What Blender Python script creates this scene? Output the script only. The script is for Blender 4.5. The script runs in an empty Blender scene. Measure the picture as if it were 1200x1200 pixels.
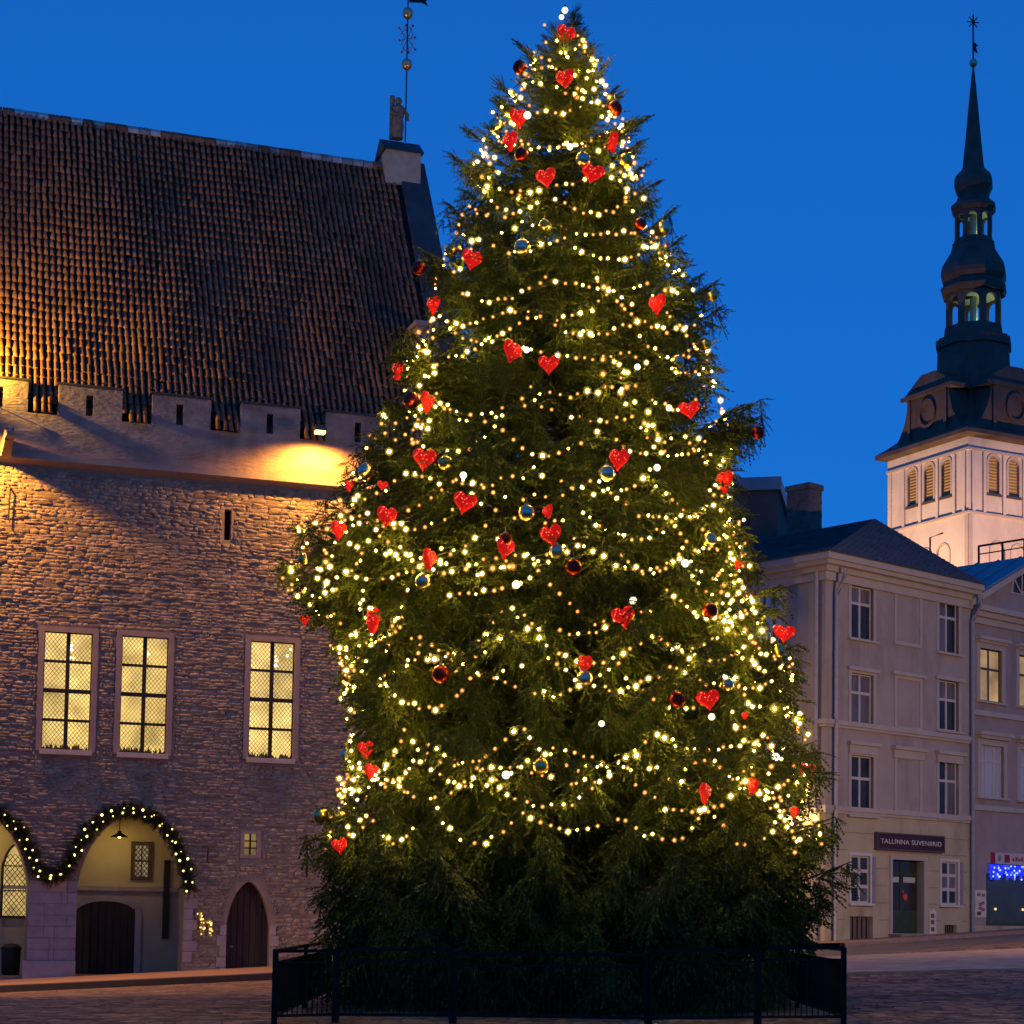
import bpy, bmesh, math, random
import numpy as np
from mathutils import Vector, Matrix
from mathutils.geometry import tessellate_polygon

random.seed(7); rng = np.random.default_rng(7)
R_ = math.radians
sc = bpy.context.scene
COL = sc.collection

# ------------------------------------------------------------------ camera
F = 2200.0                      # focal length in photo pixels (photo is 1200 x 1200)
CY = 916.0                      # principal point row (lens shifted up)
PITCH, ROLL, EYE = R_(4.0), R_(0.9), 1.6
_f = np.array([0, math.cos(PITCH), math.sin(PITCH)])
_u0 = np.array([0, -math.sin(PITCH), math.cos(PITCH)])
_r0 = np.array([1.0, 0, 0])
_r = _r0 * math.cos(ROLL) + _u0 * math.sin(ROLL)
_u = _u0 * math.cos(ROLL) - _r0 * math.sin(ROLL)
CAM = np.array([0, 0, EYE])
cd = bpy.data.cameras.new('camera')
cam = bpy.data.objects.new('camera', cd); COL.objects.link(cam)
m = Matrix.Identity(4)
for i in range(3):
    m[i][0] = _r[i]; m[i][1] = _u[i]; m[i][2] = -_f[i]; m[i][3] = CAM[i]
cam.matrix_world = m
cd.sensor_width = 36; cd.lens = F / 1200 * 36; cd.shift_y = (CY - 600) / 1200
cd.clip_end = 5000; cd.clip_start = 0.1
sc.camera = cam
sc.render.resolution_x = sc.render.resolution_y = 1024

# ------------------------------------------------------------------ sky (dusk)
w = bpy.data.worlds.new('World'); sc.world = w; w.use_nodes = True
nt = w.node_tree; nt.nodes.clear()
sky = nt.nodes.new('ShaderNodeTexSky'); sky.sky_type = 'NISHITA'; sky.sun_disc = False
sky.sun_elevation = R_(10.0); sky.sun_rotation = R_(180); sky.ozone_density = 8.0; sky.air_density = 1.0; sky.dust_density = 0.1
gam = nt.nodes.new('ShaderNodeGamma'); gam.inputs[1].default_value = 0.4      # evens the sky out, as after sunset
tint = nt.nodes.new('ShaderNodeMix'); tint.data_type = 'RGBA'; tint.blend_type = 'MULTIPLY'
tint.inputs[0].default_value = 1.0; tint.inputs[7].default_value = (0.09, 0.82, 2.2, 1)
bg = nt.nodes.new('ShaderNodeBackground'); bg.inputs[1].default_value = 0.15
out = nt.nodes.new('ShaderNodeOutputWorld')
nt.links.new(sky.outputs[0], gam.inputs[0]); nt.links.new(gam.outputs[0], tint.inputs[6]); nt.links.new(tint.outputs[2], bg.inputs[0]); nt.links.new(bg.outputs[0], out.inputs[0])

vs = sc.view_settings
vs.view_transform = 'Standard'; vs.look = 'None'; vs.exposure = 0.0; vs.gamma = 1.0
sc.render.engine = 'CYCLES'
sc.cycles.use_denoising = True
sc.cycles.max_bounces = 5; sc.cycles.diffuse_bounces = 3; sc.cycles.glossy_bounces = 2
sc.cycles.sample_clamp_indirect = 2.0; sc.cycles.sample_clamp_direct = 0
sc.cycles.use_light_tree = True
sc.cycles.caustics_reflective = False; sc.cycles.caustics_refractive = False

# ------------------------------------------------------------------ helpers
def ray(px, py):
    return _f + (px - 600) / F * _r - (py - CY) / F * _u

def at_depth(px, py, depth):
    d = ray(px, py); return CAM + d * (depth / d[1])

def sstep(a, b, x):
    t = np.clip((x - a) / (b - a), 0, 1); return t * t * (3 - 2 * t)

def ground(x, y):
    a = 0.016 + 0.042 * sstep(30, 55, y)
    return a * np.clip(x, -32, 32)

class Frame:
    """a building's local frame: x along the front, y into the building, z up"""
    def __init__(s, origin, ang):
        s.o = np.array(origin, float); s.a = ang
        s.X = np.array([math.cos(ang), math.sin(ang), 0]); s.Y = np.array([-math.sin(ang), math.cos(ang), 0])
    def loc(s, p):
        q = np.array(p) - s.o; return np.array([q @ s.X, q @ s.Y, q[2]])
    def world(s, x, y, z): return s.o + s.X * x + s.Y * y + np.array([0, 0, z])
    def front(s, px, py, off=0.0):          # -> (x, z) on the plane y = off
        d = ray(px, py); t = (off - (CAM - s.o) @ s.Y) / (d @ s.Y)
        q = s.loc(CAM + d * t); return q[0], q[2]
    def side(s, px, py, off=0.0):           # -> (y, z) on the plane x = off
        d = ray(px, py); t = (off - (CAM - s.o) @ s.X) / (d @ s.X)
        q = s.loc(CAM + d * t); return q[1], q[2]

def tag(o, label, cat, group=None):
    o['label'] = label; o['category'] = cat
    if group: o['group'] = group
    return o

def empty(name, loc, ang=0.0, label=None, cat=None, group=None, parent=None):
    o = bpy.data.objects.new(name, None); COL.objects.link(o)
    o.location = loc; o.rotation_euler = (0, 0, ang); o.empty_display_size = 0.2
    if parent: o.parent = parent
    if label: tag(o, label, cat, group)
    return o

def link(name, me, parent=None, loc=None, rot=None, scale=None):
    o = bpy.data.objects.new(name, me); COL.objects.link(o)
    if parent: o.parent = parent
    if loc is not None: o.location = loc
    if rot is not None: o.rotation_euler = rot
    if scale is not None: o.scale = scale
    return o

def big_mesh(name, V, T, mat, smooth=False):
    me = bpy.data.meshes.new(name)
    V = np.ascontiguousarray(V, np.float32); T = np.ascontiguousarray(T, np.int32)
    me.vertices.add(len(V)); me.vertices.foreach_set('co', V.ravel())
    n, k = T.shape
    me.loops.add(n * k); me.loops.foreach_set('vertex_index', T.ravel())
    me.polygons.add(n); me.polygons.foreach_set('loop_start', np.arange(0, n * k, k, dtype=np.int32))
    if smooth: me.polygons.foreach_set('use_smooth', np.ones(n, bool))
    me.update(calc_edges=True); me.materials.append(mat)
    return me

class MB:
    """collects shapes, then becomes ONE mesh object"""
    def __init__(s): s.v = []; s.f = []
    def add(s, vs, fs):
        b = len(s.v); s.v += [tuple(map(float, p)) for p in vs]; s.f += [tuple(b + i for i in f) for f in fs]; return s
    def box(s, x0, x1, y0, y1, z0, z1):
        return s.add([(x0,y0,z0),(x1,y0,z0),(x1,y1,z0),(x0,y1,z0),(x0,y0,z1),(x1,y0,z1),(x1,y1,z1),(x0,y1,z1)],
                     [(0,3,2,1),(4,5,6,7),(0,1,5,4),(1,2,6,5),(2,3,7,6),(3,0,4,7)])
    def slab(s, outer, holes, y0, y1):       # polygon in x,z with holes, from y0 to y1
        loops = [outer] + list(holes)
        polys = [[Vector((p[0], p[1], 0)) for p in l] for l in loops]
        flat = [p for l in loops for p in l]; n = len(flat)
        tris = tessellate_polygon(polys)
        vs = [(p[0], y0, p[1]) for p in flat] + [(p[0], y1, p[1]) for p in flat]
        fs = [tuple(t) for t in tris] + [tuple(i + n for i in reversed(t)) for t in tris]
        b = 0
        for l in loops:
            k = len(l)
            for i in range(k):
                j = (i + 1) % k; fs.append((b + i, b + j, b + j + n, b + i + n))
            b += k
        return s.add(vs, fs)
    def tube(s, pts, rad, n=6, cap=True):
        P = [Vector(p) for p in pts]; k = len(P)
        if not hasattr(rad, '__len__'): rad = [rad] * k
        vs = []; fs = []
        for i, p in enumerate(P):
            t = (P[min(i + 1, k - 1)] - P[max(i - 1, 0)]).normalized()
            a = t.cross(Vector((0, 0, 1)) if abs(t.z) < .95 else Vector((1, 0, 0))).normalized(); b = t.cross(a)
            for j in range(n):
                q = 2 * math.pi * j / n; vs.append(p + (a * math.cos(q) + b * math.sin(q)) * rad[i])
        for i in range(k - 1):
            for j in range(n):
                j2 = (j + 1) % n; fs.append((i*n+j, i*n+j2, (i+1)*n+j2, (i+1)*n+j))
        if cap: fs += [tuple(range(n))[::-1], tuple((k-1)*n + j for j in range(n))]
        return s.add(vs, fs)
    def lathe(s, prof, n=16, c=(0, 0), phase=0.0):   # prof [(r, z)]
        vs = []; fs = []; k = len(prof)
        for r, z in prof:
            for j in range(n):
                q = phase + 2 * math.pi * j / n; vs.append((c[0] + r * math.cos(q), c[1] + r * math.sin(q), z))
        for i in range(k - 1):
            for j in range(n):
                j2 = (j + 1) % n; fs.append((i*n+j, i*n+j2, (i+1)*n+j2, (i+1)*n+j))
        fs += [tuple(range(n))[::-1], tuple((k-1)*n + j for j in range(n))]
        return s.add(vs, fs)
    def ball(s, c, r, n=10, m=6, sz=1.0):
        prof = [(max(1e-4, r * math.sin(math.pi * i / m)), c[2] - r * sz * math.cos(math.pi * i / m)) for i in range(m + 1)]
        return s.lathe(prof, n, (c[0], c[1]))
    def mesh(s, name, mat, smooth=False, mp=None, angle=None):
        me = bpy.data.meshes.new(name)
        vs = [mp(*p) for p in s.v] if mp else s.v
        me.from_pydata(vs, [], s.f)
        bm = bmesh.new(); bm.from_mesh(me); bmesh.ops.recalc_face_normals(bm, faces=bm.faces); bm.to_mesh(me); bm.free()
        if smooth: me.polygons.foreach_set('use_smooth', [True] * len(me.polygons))
        if smooth and angle: me.set_sharp_from_angle(angle=R_(angle))
        me.materials.append(mat); return me
    def build(s, name, mat, parent=None, smooth=False, mp=None, angle=40, **kw):
        return link(name, s.mesh(name, mat, smooth, mp, angle), parent, **kw)

SWAP = lambda x, y, z: (y, x, z)     # front-plane shapes laid on a building's left side

# ------------------------------------------------------------------ materials
MATS = {}
def mat(name, col, rough=.8, var=.18, scale=4.0, bump=0.0, bscale=30.0, metal=0.0, spec=.3, stretch=(1,1,1), island=0.0, emit=None, es=0.0, dirt=None):
    if name in MATS: return MATS[name]
    M = bpy.data.materials.new(name); M.use_nodes = True; t = M.node_tree; N = t.nodes; L = t.links
    b = N['Principled BSDF']; b.inputs['Roughness'].default_value = rough; b.inputs['Metallic'].default_value = metal
    b.inputs['Specular IOR Level'].default_value = spec
    tc = N.new('ShaderNodeTexCoord'); mp = N.new('ShaderNodeMapping'); mp.inputs['Scale'].default_value = stretch
    L.new(tc.outputs['Object'], mp.inputs[0])
    nz = N.new('ShaderNodeTexNoise'); nz.inputs['Scale'].default_value = scale; nz.inputs['Detail'].default_value = 6; nz.inputs['Roughness'].default_value = .62
    L.new(mp.outputs[0], nz.inputs['Vector'])
    mr = N.new('ShaderNodeMapRange'); mr.inputs[1].default_value = .3; mr.inputs[2].default_value = .7
    mr.inputs[3].default_value = 1 - var; mr.inputs[4].default_value = 1 + var
    L.new(nz.outputs[0], mr.inputs[0]); fac = mr.outputs[0]
    if island:
        g = N.new('ShaderNodeNewGeometry'); m2 = N.new('ShaderNodeMapRange'); m2.inputs[3].default_value = 1 - island; m2.inputs[4].default_value = 1 + island
        oi = N.new('ShaderNodeObjectInfo'); ad = N.new('ShaderNodeMath'); ad.operation = 'ADD'; fr = N.new('ShaderNodeMath'); fr.operation = 'FRACT'
        L.new(g.outputs['Random Per Island'], ad.inputs[0]); L.new(oi.outputs['Random'], ad.inputs[1]); L.new(ad.outputs[0], fr.inputs[0])
        L.new(fr.outputs[0], m2.inputs[0]); mu = N.new('ShaderNodeMath'); mu.operation = 'MULTIPLY'
        L.new(fac, mu.inputs[0]); L.new(m2.outputs[0], mu.inputs[1]); fac = mu.outputs[0]
    vm = N.new('ShaderNodeVectorMath'); vm.operation = 'SCALE'; vm.inputs[0].default_value = col; L.new(fac, vm.inputs['Scale'])
    src = vm.outputs[0]
    if dirt:                                   # stains with a shape of their own
        n2 = N.new('ShaderNodeTexNoise'); n2.inputs['Scale'].default_value = dirt[1]; n2.inputs['Detail'].default_value = 8; n2.inputs['Roughness'].default_value = .7
        mp2 = N.new('ShaderNodeMapping'); mp2.inputs['Scale'].default_value = (1, 1, .35); L.new(tc.outputs['Object'], mp2.inputs[0]); L.new(mp2.outputs[0], n2.inputs['Vector'])
        r2 = N.new('ShaderNodeMapRange'); r2.inputs[1].default_value = .5; r2.inputs[2].default_value = .72; r2.inputs[4].default_value = dirt[2]; L.new(n2.outputs[0], r2.inputs[0])
        mx = N.new('ShaderNodeMix'); mx.data_type = 'RGBA'; L.new(r2.outputs[0], mx.inputs[0]); L.new(src, mx.inputs[6]); mx.inputs[7].default_value = (*dirt[0], 1); src = mx.outputs[2]
    L.new(src, b.inputs['Base Color'])
    if bump:
        n3 = N.new('ShaderNodeTexNoise'); n3.inputs['Scale'].default_value = bscale; n3.inputs['Detail'].default_value = 5; L.new(mp.outputs[0], n3.inputs['Vector'])
        bp = N.new('ShaderNodeBump'); bp.inputs['Strength'].default_value = bump; bp.inputs['Distance'].default_value = .03
        L.new(n3.outputs[0], bp.inputs['Height']); L.new(bp.outputs[0], b.inputs['Normal'])
    if emit:
        b.inputs['Emission Color'].default_value = (*emit, 1); b.inputs['Emission Strength'].default_value = es
    MATS[name] = M; return M

def glow(name, col, strength, rnd=0.0):
    if name in MATS: return MATS[name]
    M = bpy.data.materials.new(name); M.use_nodes = True; t = M.node_tree; N = t.nodes; L = t.links; N.clear()
    e = N.new('ShaderNodeEmission'); o = N.new('ShaderNodeOutputMaterial'); e.inputs[0].default_value = (*col, 1); e.inputs[1].default_value = strength
    if rnd:
        oi = N.new('ShaderNodeObjectInfo'); mr = N.new('ShaderNodeMapRange'); mr.inputs[3].default_value = strength * (1 - rnd); mr.inputs[4].default_value = strength * (1 + rnd)
        L.new(oi.outputs['Random'], mr.inputs[0]); L.new(mr.outputs[0], e.inputs[1])
    L.new(e.outputs[0], o.inputs[0]); MATS[name] = M; return M

def lit_glass(name, col, strength, scale=1.6):
    """window glass with a lamp-lit room behind it: uneven warm light"""
    if name in MATS: return MATS[name]
    M = bpy.data.materials.new(name); M.use_nodes = True; t = M.node_tree; N = t.nodes; L = t.links
    b = N['Principled BSDF']; b.inputs['Base Color'].default_value = (.05, .04, .03, 1); b.inputs['Roughness'].default_value = .15
    tc = N.new('ShaderNodeTexCoord'); n = N.new('ShaderNodeTexNoise'); n.inputs['Scale'].default_value = scale; n.inputs['Detail'].default_value = 5
    L.new(tc.outputs['Object'], n.inputs['Vector'])
    mr = N.new('ShaderNodeMapRange'); mr.inputs[1].default_value = .3; mr.inputs[2].default_value = .75; mr.inputs[3].default_value = .5 * strength; mr.inputs[4].default_value = 1.5 * strength
    L.new(n.outputs[0], mr.inputs[0]); b.inputs['Emission Color'].default_value = (*col, 1)
    oi = N.new('ShaderNodeObjectInfo'); m2 = N.new('ShaderNodeMapRange'); m2.inputs[3].default_value = .72; m2.inputs[4].default_value = 1.22; L.new(oi.outputs['Random'], m2.inputs[0])   # each old pane passes its own share of the light
    mu = N.new('ShaderNodeMath'); mu.operation = 'MULTIPLY'; L.new(mr.outputs[0], mu.inputs[0]); L.new(m2.outputs[0], mu.inputs[1]); L.new(mu.outputs[0], b.inputs['Emission Strength'])
    MATS[name] = M; return M

LIME = mat('limestone_rubble', (.27, .21, .165), .92, .3, 2.2, .9, 14, island=.14, dirt=((.16,.115,.10), .5, .55))
MORT = mat('lime_mortar', (.25, .195, .155), .95, .2, 2.0, .5, 25)
ASHL = mat('dressed_limestone', (.32, .26, .25), .88, .15, 2.5, .25, 30, island=.12)
TRIM = mat('limestone_trim', (.29, .22, .20), .85, .12, 3, .2, 30)
PARA = mat('parapet_render', (.33, .225, .185), .9, .3, 1.6, 1.0, 9, stretch=(.6, .6, 1.6), dirt=((.13,.10,.09), .9, .75))
TILE = mat('clay_roof_tile', (.235, .10, .058), .85, .3, 1.1, .25, 30, island=.22, dirt=((.06,.038,.03), .3, .7))
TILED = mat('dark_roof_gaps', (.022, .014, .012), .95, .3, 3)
RIDGE = mat('ridge_mortar', (.36, .33, .32), .9, .3, 3, .3, 25, island=.4)
SLATE = mat('slate_roof', (.06, .065, .08), .6, .3, 2.5, .3, 25, dirt=((.03,.03,.04), .8, .6))
METALR = mat('grey_blue_metal_roof', (.16, .20, .26), .45, .15, 1.5, .05)
IRON = mat('black_iron', (.02, .017, .014), .6, .2, 8, .1, 40)
FENCE = mat('black_painted_steel', (.020, .015, .012), .8, .25, 6, .1, 40, spec=.08)
WOOD = mat('dark_oak_boards', (.045, .028, .022), .8, .3, 3, .4, 14, stretch=(6, 6, .7))
PLB = mat('beige_plaster', (.36, .31, .23), .92, .10, 1.2, .15, 18, dirt=((.24,.2,.15), .6, .5))
PLW = mat('arcade_plaster', (.50, .42, .22), .92, .10, 1.0, .15, 16)
PLG = mat('grey_plaster', (.34, .29, .27), .92, .09, .8, .12, 18, dirt=((.19,.16,.15), .7, .85))
PLT = mat('grey_plaster_trim', (.40, .35, .33), .88, .08, 1.5, .1, 25)
PLG2 = mat('mauve_plaster', (.31, .25, .245), .92, .10, .8, .12, 18, dirt=((.16,.13,.13), .7, .85))
PLY = mat('lamp_tinted_plaster', (.42, .36, .25), .92, .10, .8, .15, 18, dirt=((.22,.18,.13), .8, .85))
WHITE = mat('white_window_paint', (.48, .45, .43), .6, .08, 4)
GLASS = mat('dark_window_glass', (.030, .024, .024), .12, .5, .9, spec=.3)
NETC = mat('net_curtained_glass', (.13, .105, .11), .2, .5, 1.0, spec=.4, stretch=(7, 7, .5))
CURT = mat('curtained_glass', (.42, .42, .46), .25, .25, 1.2, spec=.6, stretch=(6, 6, .4))
CHURCH = mat('church_plaster', (.62, .52, .46), .92, .10, .25, .2, 4, dirt=((.40,.31,.26), .16, .8))
CHTRIM = mat('church_stone_trim', (.47, .38, .34), .9, .12, .4, .2, 5)
COPPER = mat('dark_spire_copper', (.090, .058, .046), .55, .3, .5, .2, 6)
BRICK = mat('chimney_brick', (.19, .13, .11), .9, .3, 3, .5, 14, dirt=((.25,.22,.2), 1.2, .5))
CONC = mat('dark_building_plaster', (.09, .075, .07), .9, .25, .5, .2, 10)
COBBLE = mat('cobbles', (.27, .16, .11), .75, .35, 1.3, .6, 9, dirt=((.075,.045,.034), .25, .6))
PAVE = mat('pavement_slabs', (.34, .19, .12), .8, .2, 1.5, .35, 12)
KERB = mat('granite_kerb', (.22, .18, .17), .8, .2, 4, .3, 20)
GOLD = mat('gilded_copper', (.75, .47, .25), .35, .15, 5, metal=.8)
STATUE = mat('weathered_statue_stone', (.22, .17, .14), .9, .3, 5, .4, 18)
LAMPW = mat('lamp_housing', (.10, .09, .08), .5, .2, 5)

# ------------------------------------------------------------------ ground
gx = np.unique(np.concatenate([np.linspace(-400, 400, 41), np.linspace(-36, 36, 73)]))
gy = np.unique(np.concatenate([np.linspace(-60, 1200, 43), np.linspace(10, 80, 71)]))
GX, GY = np.meshgrid(gx, gy); V = np.stack([GX, GY, ground(GX, GY)], -1).reshape(-1, 3)
nx, ny = len(gx), len(gy); I = np.arange(nx * ny).reshape(ny, nx)
T = np.stack([I[:-1,:-1], I[:-1,1:], I[1:,1:], I[1:,:-1]], -1).reshape(-1, 4)
def setts(M, scale, amount):
    t = M.node_tree; N = t.nodes; L = t.links; b = N['Principled BSDF']; lk = b.inputs['Base Color'].links[0]; src = lk.from_socket
    tc = N.new('ShaderNodeTexCoord'); vo = N.new('ShaderNodeTexVoronoi'); vo.inputs['Scale'].default_value = scale; L.new(tc.outputs['Object'], vo.inputs['Vector'])
    sp = N.new('ShaderNodeSeparateColor'); L.new(vo.outputs['Color'], sp.inputs[0]); mr = N.new('ShaderNodeMapRange'); mr.inputs[3].default_value = 1 - amount; mr.inputs[4].default_value = 1 + amount; L.new(sp.outputs[0], mr.inputs[0])
    vd = N.new('ShaderNodeTexVoronoi'); vd.feature = 'DISTANCE_TO_EDGE'; vd.inputs['Scale'].default_value = scale; L.new(tc.outputs['Object'], vd.inputs['Vector'])
    ms = N.new('ShaderNodeMapRange'); ms.inputs[2].default_value = .12; ms.inputs[3].default_value = .35; L.new(vd.outputs['Distance'], ms.inputs[0])
    mu = N.new('ShaderNodeMath'); mu.operation = 'MULTIPLY'; L.new(mr.outputs[0], mu.inputs[0]); L.new(ms.outputs[0], mu.inputs[1])
    vm = N.new('ShaderNodeVectorMath'); vm.operation = 'SCALE'; L.new(src, vm.inputs[0]); L.new(mu.outputs[0], vm.inputs['Scale']); L.new(vm.outputs[0], b.inputs['Base Color'])
    bp = N.new('ShaderNodeBump'); bp.inputs['Strength'].default_value = .8; bp.inputs['Distance'].default_value = .03; L.new(ms.outputs[0], bp.inputs['Height']); L.new(bp.outputs[0], b.inputs['Normal'])
setts(COBBLE, 3.6, .55)
COBBLE.node_tree.nodes['Principled BSDF'].inputs['Roughness'].default_value = .85
COBBLE.node_tree.nodes['Principled BSDF'].inputs['Specular IOR Level'].default_value = .1
g = link('ground', big_mesh('ground', V, T, COBBLE, True)); g['kind'] = 'structure'

def strip_on_ground(name, fr, x0, x1, y0, y1, h, material, n=40, ny=14):
    """a raised pavement that follows the ground along a facade, frame coordinates"""
    if y1 - y0 < 1: ny = 2
    xs = np.linspace(x0, x1, n); ys = np.linspace(y0, y1, ny); b = MB(); vs = []
    for x in xs:
        for y in ys:
            p = fr.world(x, y, 0); vs.append((x, y, float(ground(p[0], p[1])) - fr.o[2] + h))
    fs = [(i*ny + j, (i+1)*ny + j, (i+1)*ny + j+1, i*ny + j+1) for i in range(n - 1) for j in range(ny - 1)]
    k = len(vs)
    for j, e in ((0, 0), (ny - 1, 1)):                      # the front and back edges go down into the ground
        for i in range(n): x, y, z = vs[i*ny + j]; vs.append((x, y, z - h - .4))
        for i in range(n - 1): fs.append((i*ny + j, k + e*n + i, k + e*n + i + 1, (i+1)*ny + j))
    b.add(vs, fs); o = b.build(name, material, loc=tuple(fr.o), rot=(0, 0, fr.a)); o['kind'] = 'structure'; return o

# ================================================================== TOWN HALL
P = at_depth(200, 1145, 60.0); P[2] = ground(P[0], P[1])
TH = Frame(P, R_(18.7))
th = empty('town_hall', TH.o, TH.a, 'medieval limestone town hall with steep tiled roof and crenellated parapet', 'town hall')
xL = TH.front(-150, 800)[0]; xR = TH.front(512, 560)[0]
zS = TH.front(200, 560)[1]                                   # underside of string course
def frect(x0, x1, y0, y1, off=0.0):
    xc = (x0 + x1) / 2; yc = (y0 + y1) / 2
    return TH.front(x0, yc, off)[0], TH.front(x1, yc, off)[0], TH.front(xc, y1, off)[1], TH.front(xc, y0, off)[1]
def rect(x0, x1, z0, z1): return [(x0, z0), (x1, z0), (x1, z1), (x0, z1)]
def arch(x0, x1, z0, zs, za, n=9, point=.35):
    """pointed arch outline: springs at zs, apex za"""
    c = (x0 + x1) / 2; h = (x1 - x0) / 2; pts = [(x0, z0), (x1, z0)]
    for i in range(n + 1):
        t = i / n; a = t * math.pi / 2
        pts.append((c + h * (math.cos(a) * (1 - point) + (1 - t) * point), zs + (za - zs) * (math.sin(a) * (1 - point * .6) + t * point * .6)))
    for i in range(n - 1, -1, -1):
        t = i / n; a = t * math.pi / 2
        pts.append((c - h * (math.cos(a) * (1 - point) + (1 - t) * point), zs + (za - zs) * (math.sin(a) * (1 - point * .6) + t * point * .6)))
    return pts
WIN = [frect(50, 107, 741, 880), frect(141, 196, 746, 884), frect(292, 344, 752, 890)]
DOOR = (TH.front(265, 1090)[0], TH.front(316, 1090)[0], TH.front(290, 1137)[1], TH.front(290, 1084)[1], TH.front(290, 1033)[1])
SWN = frect(286, 301, 977, 1002)
SLIT = frect(263, 271, 597, 633)
xa0, xa1 = TH.front(89, 1090)[0], TH.front(214, 1090)[0]; zsp = TH.front(150, 1040)[1]; zap = TH.front(150, 955)[1]
pw = xa0 - TH.front(32, 1090)[0]; aw = xa1 - xa0
ARCH = [(xa0, xa1), (xa0 - pw - aw, xa0 - pw)]
zb = -2.5
holes = [rect(*w_) for w_ in WIN] + [rect(*SWN), rect(*SLIT), arch(DOOR[0], DOOR[1], -.1, DOOR[3], DOOR[4])] + [arch(a, b, zb + .4, zsp, zap, 12, .25) for a, b in ARCH]
MB().slab(rect(xL, xR, zb, zS), holes, 0, .9).build('wall', MORT, th)

# rubble stones, proud of the mortar
excl = [(w_[0] - .16, w_[1] + .16, w_[2] - .10, w_[3] + .15) for w_ in WIN] + [(SWN[0] - .15, SWN[1] + .15, SWN[2] - .15, SWN[3] + .12), (SLIT[0] - .04, SLIT[1] + .04, SLIT[2] - .03, SLIT[3] + .03)]
def in_arch(x, z, a, b, zs, za, mgn):
    c = (a + b) / 2; h = (b - a) / 2 + mgn
    if abs(x - c) > h: return False
    if z < zs: return True
    return ((x - c) / h) ** 2 + ((z - zs) / (za - zs + mgn)) ** 2 < 1
def blocked(x0, x1, z0, z1):
    for e in excl:
        if x1 > e[0] and x0 < e[1] and z1 > e[2] and z0 < e[3]: return True
    for x in (x0, (x0 + x1) / 2, x1):
        for z in (z0, z1):
            if in_arch(x, z, DOOR[0], DOOR[1], DOOR[3], DOOR[4], .12): return True
            for a, b in ARCH:
                if in_arch(x, z, a, b, zsp, zap, .02): return True
            if ARCH[1][1] - .02 < x < ARCH[0][0] + .02 and z < zsp + .1: return True
    return False
tmpl = []
for k in range(10):
    n = 9; r1 = []; r2 = []; r3 = []
    for j in range(n):
        q = 2 * math.pi * (j + .5 * random.random()) / n
        e = 3.2; cx = math.copysign(abs(math.cos(q)) ** (2 / e), math.cos(q)) * .5; cz = math.copysign(abs(math.sin(q)) ** (2 / e), math.sin(q)) * .5
        k1 = random.uniform(.92, 1.04); k2 = random.uniform(.72, .96)
        r1.append((cx * k1, .05, cz * k1)); r2.append((cx * k1 * .97, -.45 + random.uniform(-.2, .2), cz * k1 * .95)); r3.append((cx * k2, -1 + random.uniform(-.3, .45) - cz * .5, cz * k2))
    vs = np.array(r1 + r2 + r3 + [(random.uniform(-.1, .1), -1.08, random.uniform(-.1, .1))])
    fs = []
    for a in (0, n):
        for j in range(n):
            j2 = (j + 1) % n; fs += [(a + j, a + j2, a + n + j2), (a + j, a + n + j2, a + n + j)]
    fs += [(2 * n + j, 2 * n + (j + 1) % n, 3 * n) for j in range(n)]
    tmpl.append((vs, np.array(fs)[:, ::-1]))
smesh = [big_mesh('stone', v, f, LIME, False) for v, f in tmpl]
stones = []; z = TH.front(200, 1165)[1] - .6
while z < zS - .12:
    h = random.uniform(.075, .145); x = xL + random.uniform(0, .3)
    while x < xR:
        wd = random.uniform(.14, .44) * (1 + .5 * (random.random() < .12)); dz = random.uniform(-.025, .025); nxt = x + wd
        parts_ = [(x, wd)] if not blocked(x, x + wd, z, z + h) else [(x + wd * q / 4, wd / 4) for q in range(4) if wd > .24 and not blocked(x + wd * q / 4, x + wd * (q + 1) / 4, z, z + h)]
        for x, wd in (parts_ if z + h < zS - .02 else []):
            stones.append((x + wd / 2, z + h / 2 + dz, wd * 1.06, h * random.uniform(.85, 1.25), random.choice((.012, .02, .028, .042)) * random.uniform(.7, 1.2), random.randrange(10), random.gauss(0, .07)))
        x = nxt
    z += h
zf, xf = TH.front(200, 1130)[1], TH.front(-5, 800)[0]
order = sorted(range(len(stones)), key=lambda i: -(stones[i][2] * stones[i][3] * (1.0 if xf < stones[i][0] < TH.front(400, 800)[0] and stones[i][1] > zf else 0)))
single = set(order[:300]); VV = []; FF = []; base = 0
for i, (x, zc, wd, h, dp, k, rt) in enumerate(stones):
    if i in single: link('stone', smesh[k], th, (x, 0, zc), (0, rt, 0), (wd, dp, h)); continue
    v, f = tmpl[k]; v = v * np.array([wd, dp, h]); c, s_ = math.cos(rt), math.sin(rt)
    v = np.stack([v[:, 0] * c + v[:, 2] * s_ + x, v[:, 1], -v[:, 0] * s_ + v[:, 2] * c + zc], 1)
    VV.append(v); FF.append(f + base); base += len(v)
o = link('rubble_stones', big_mesh('rubble_stones', np.concatenate(VV), np.concatenate(FF), LIME, False), th); o['kind'] = 'stuff'

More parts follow.
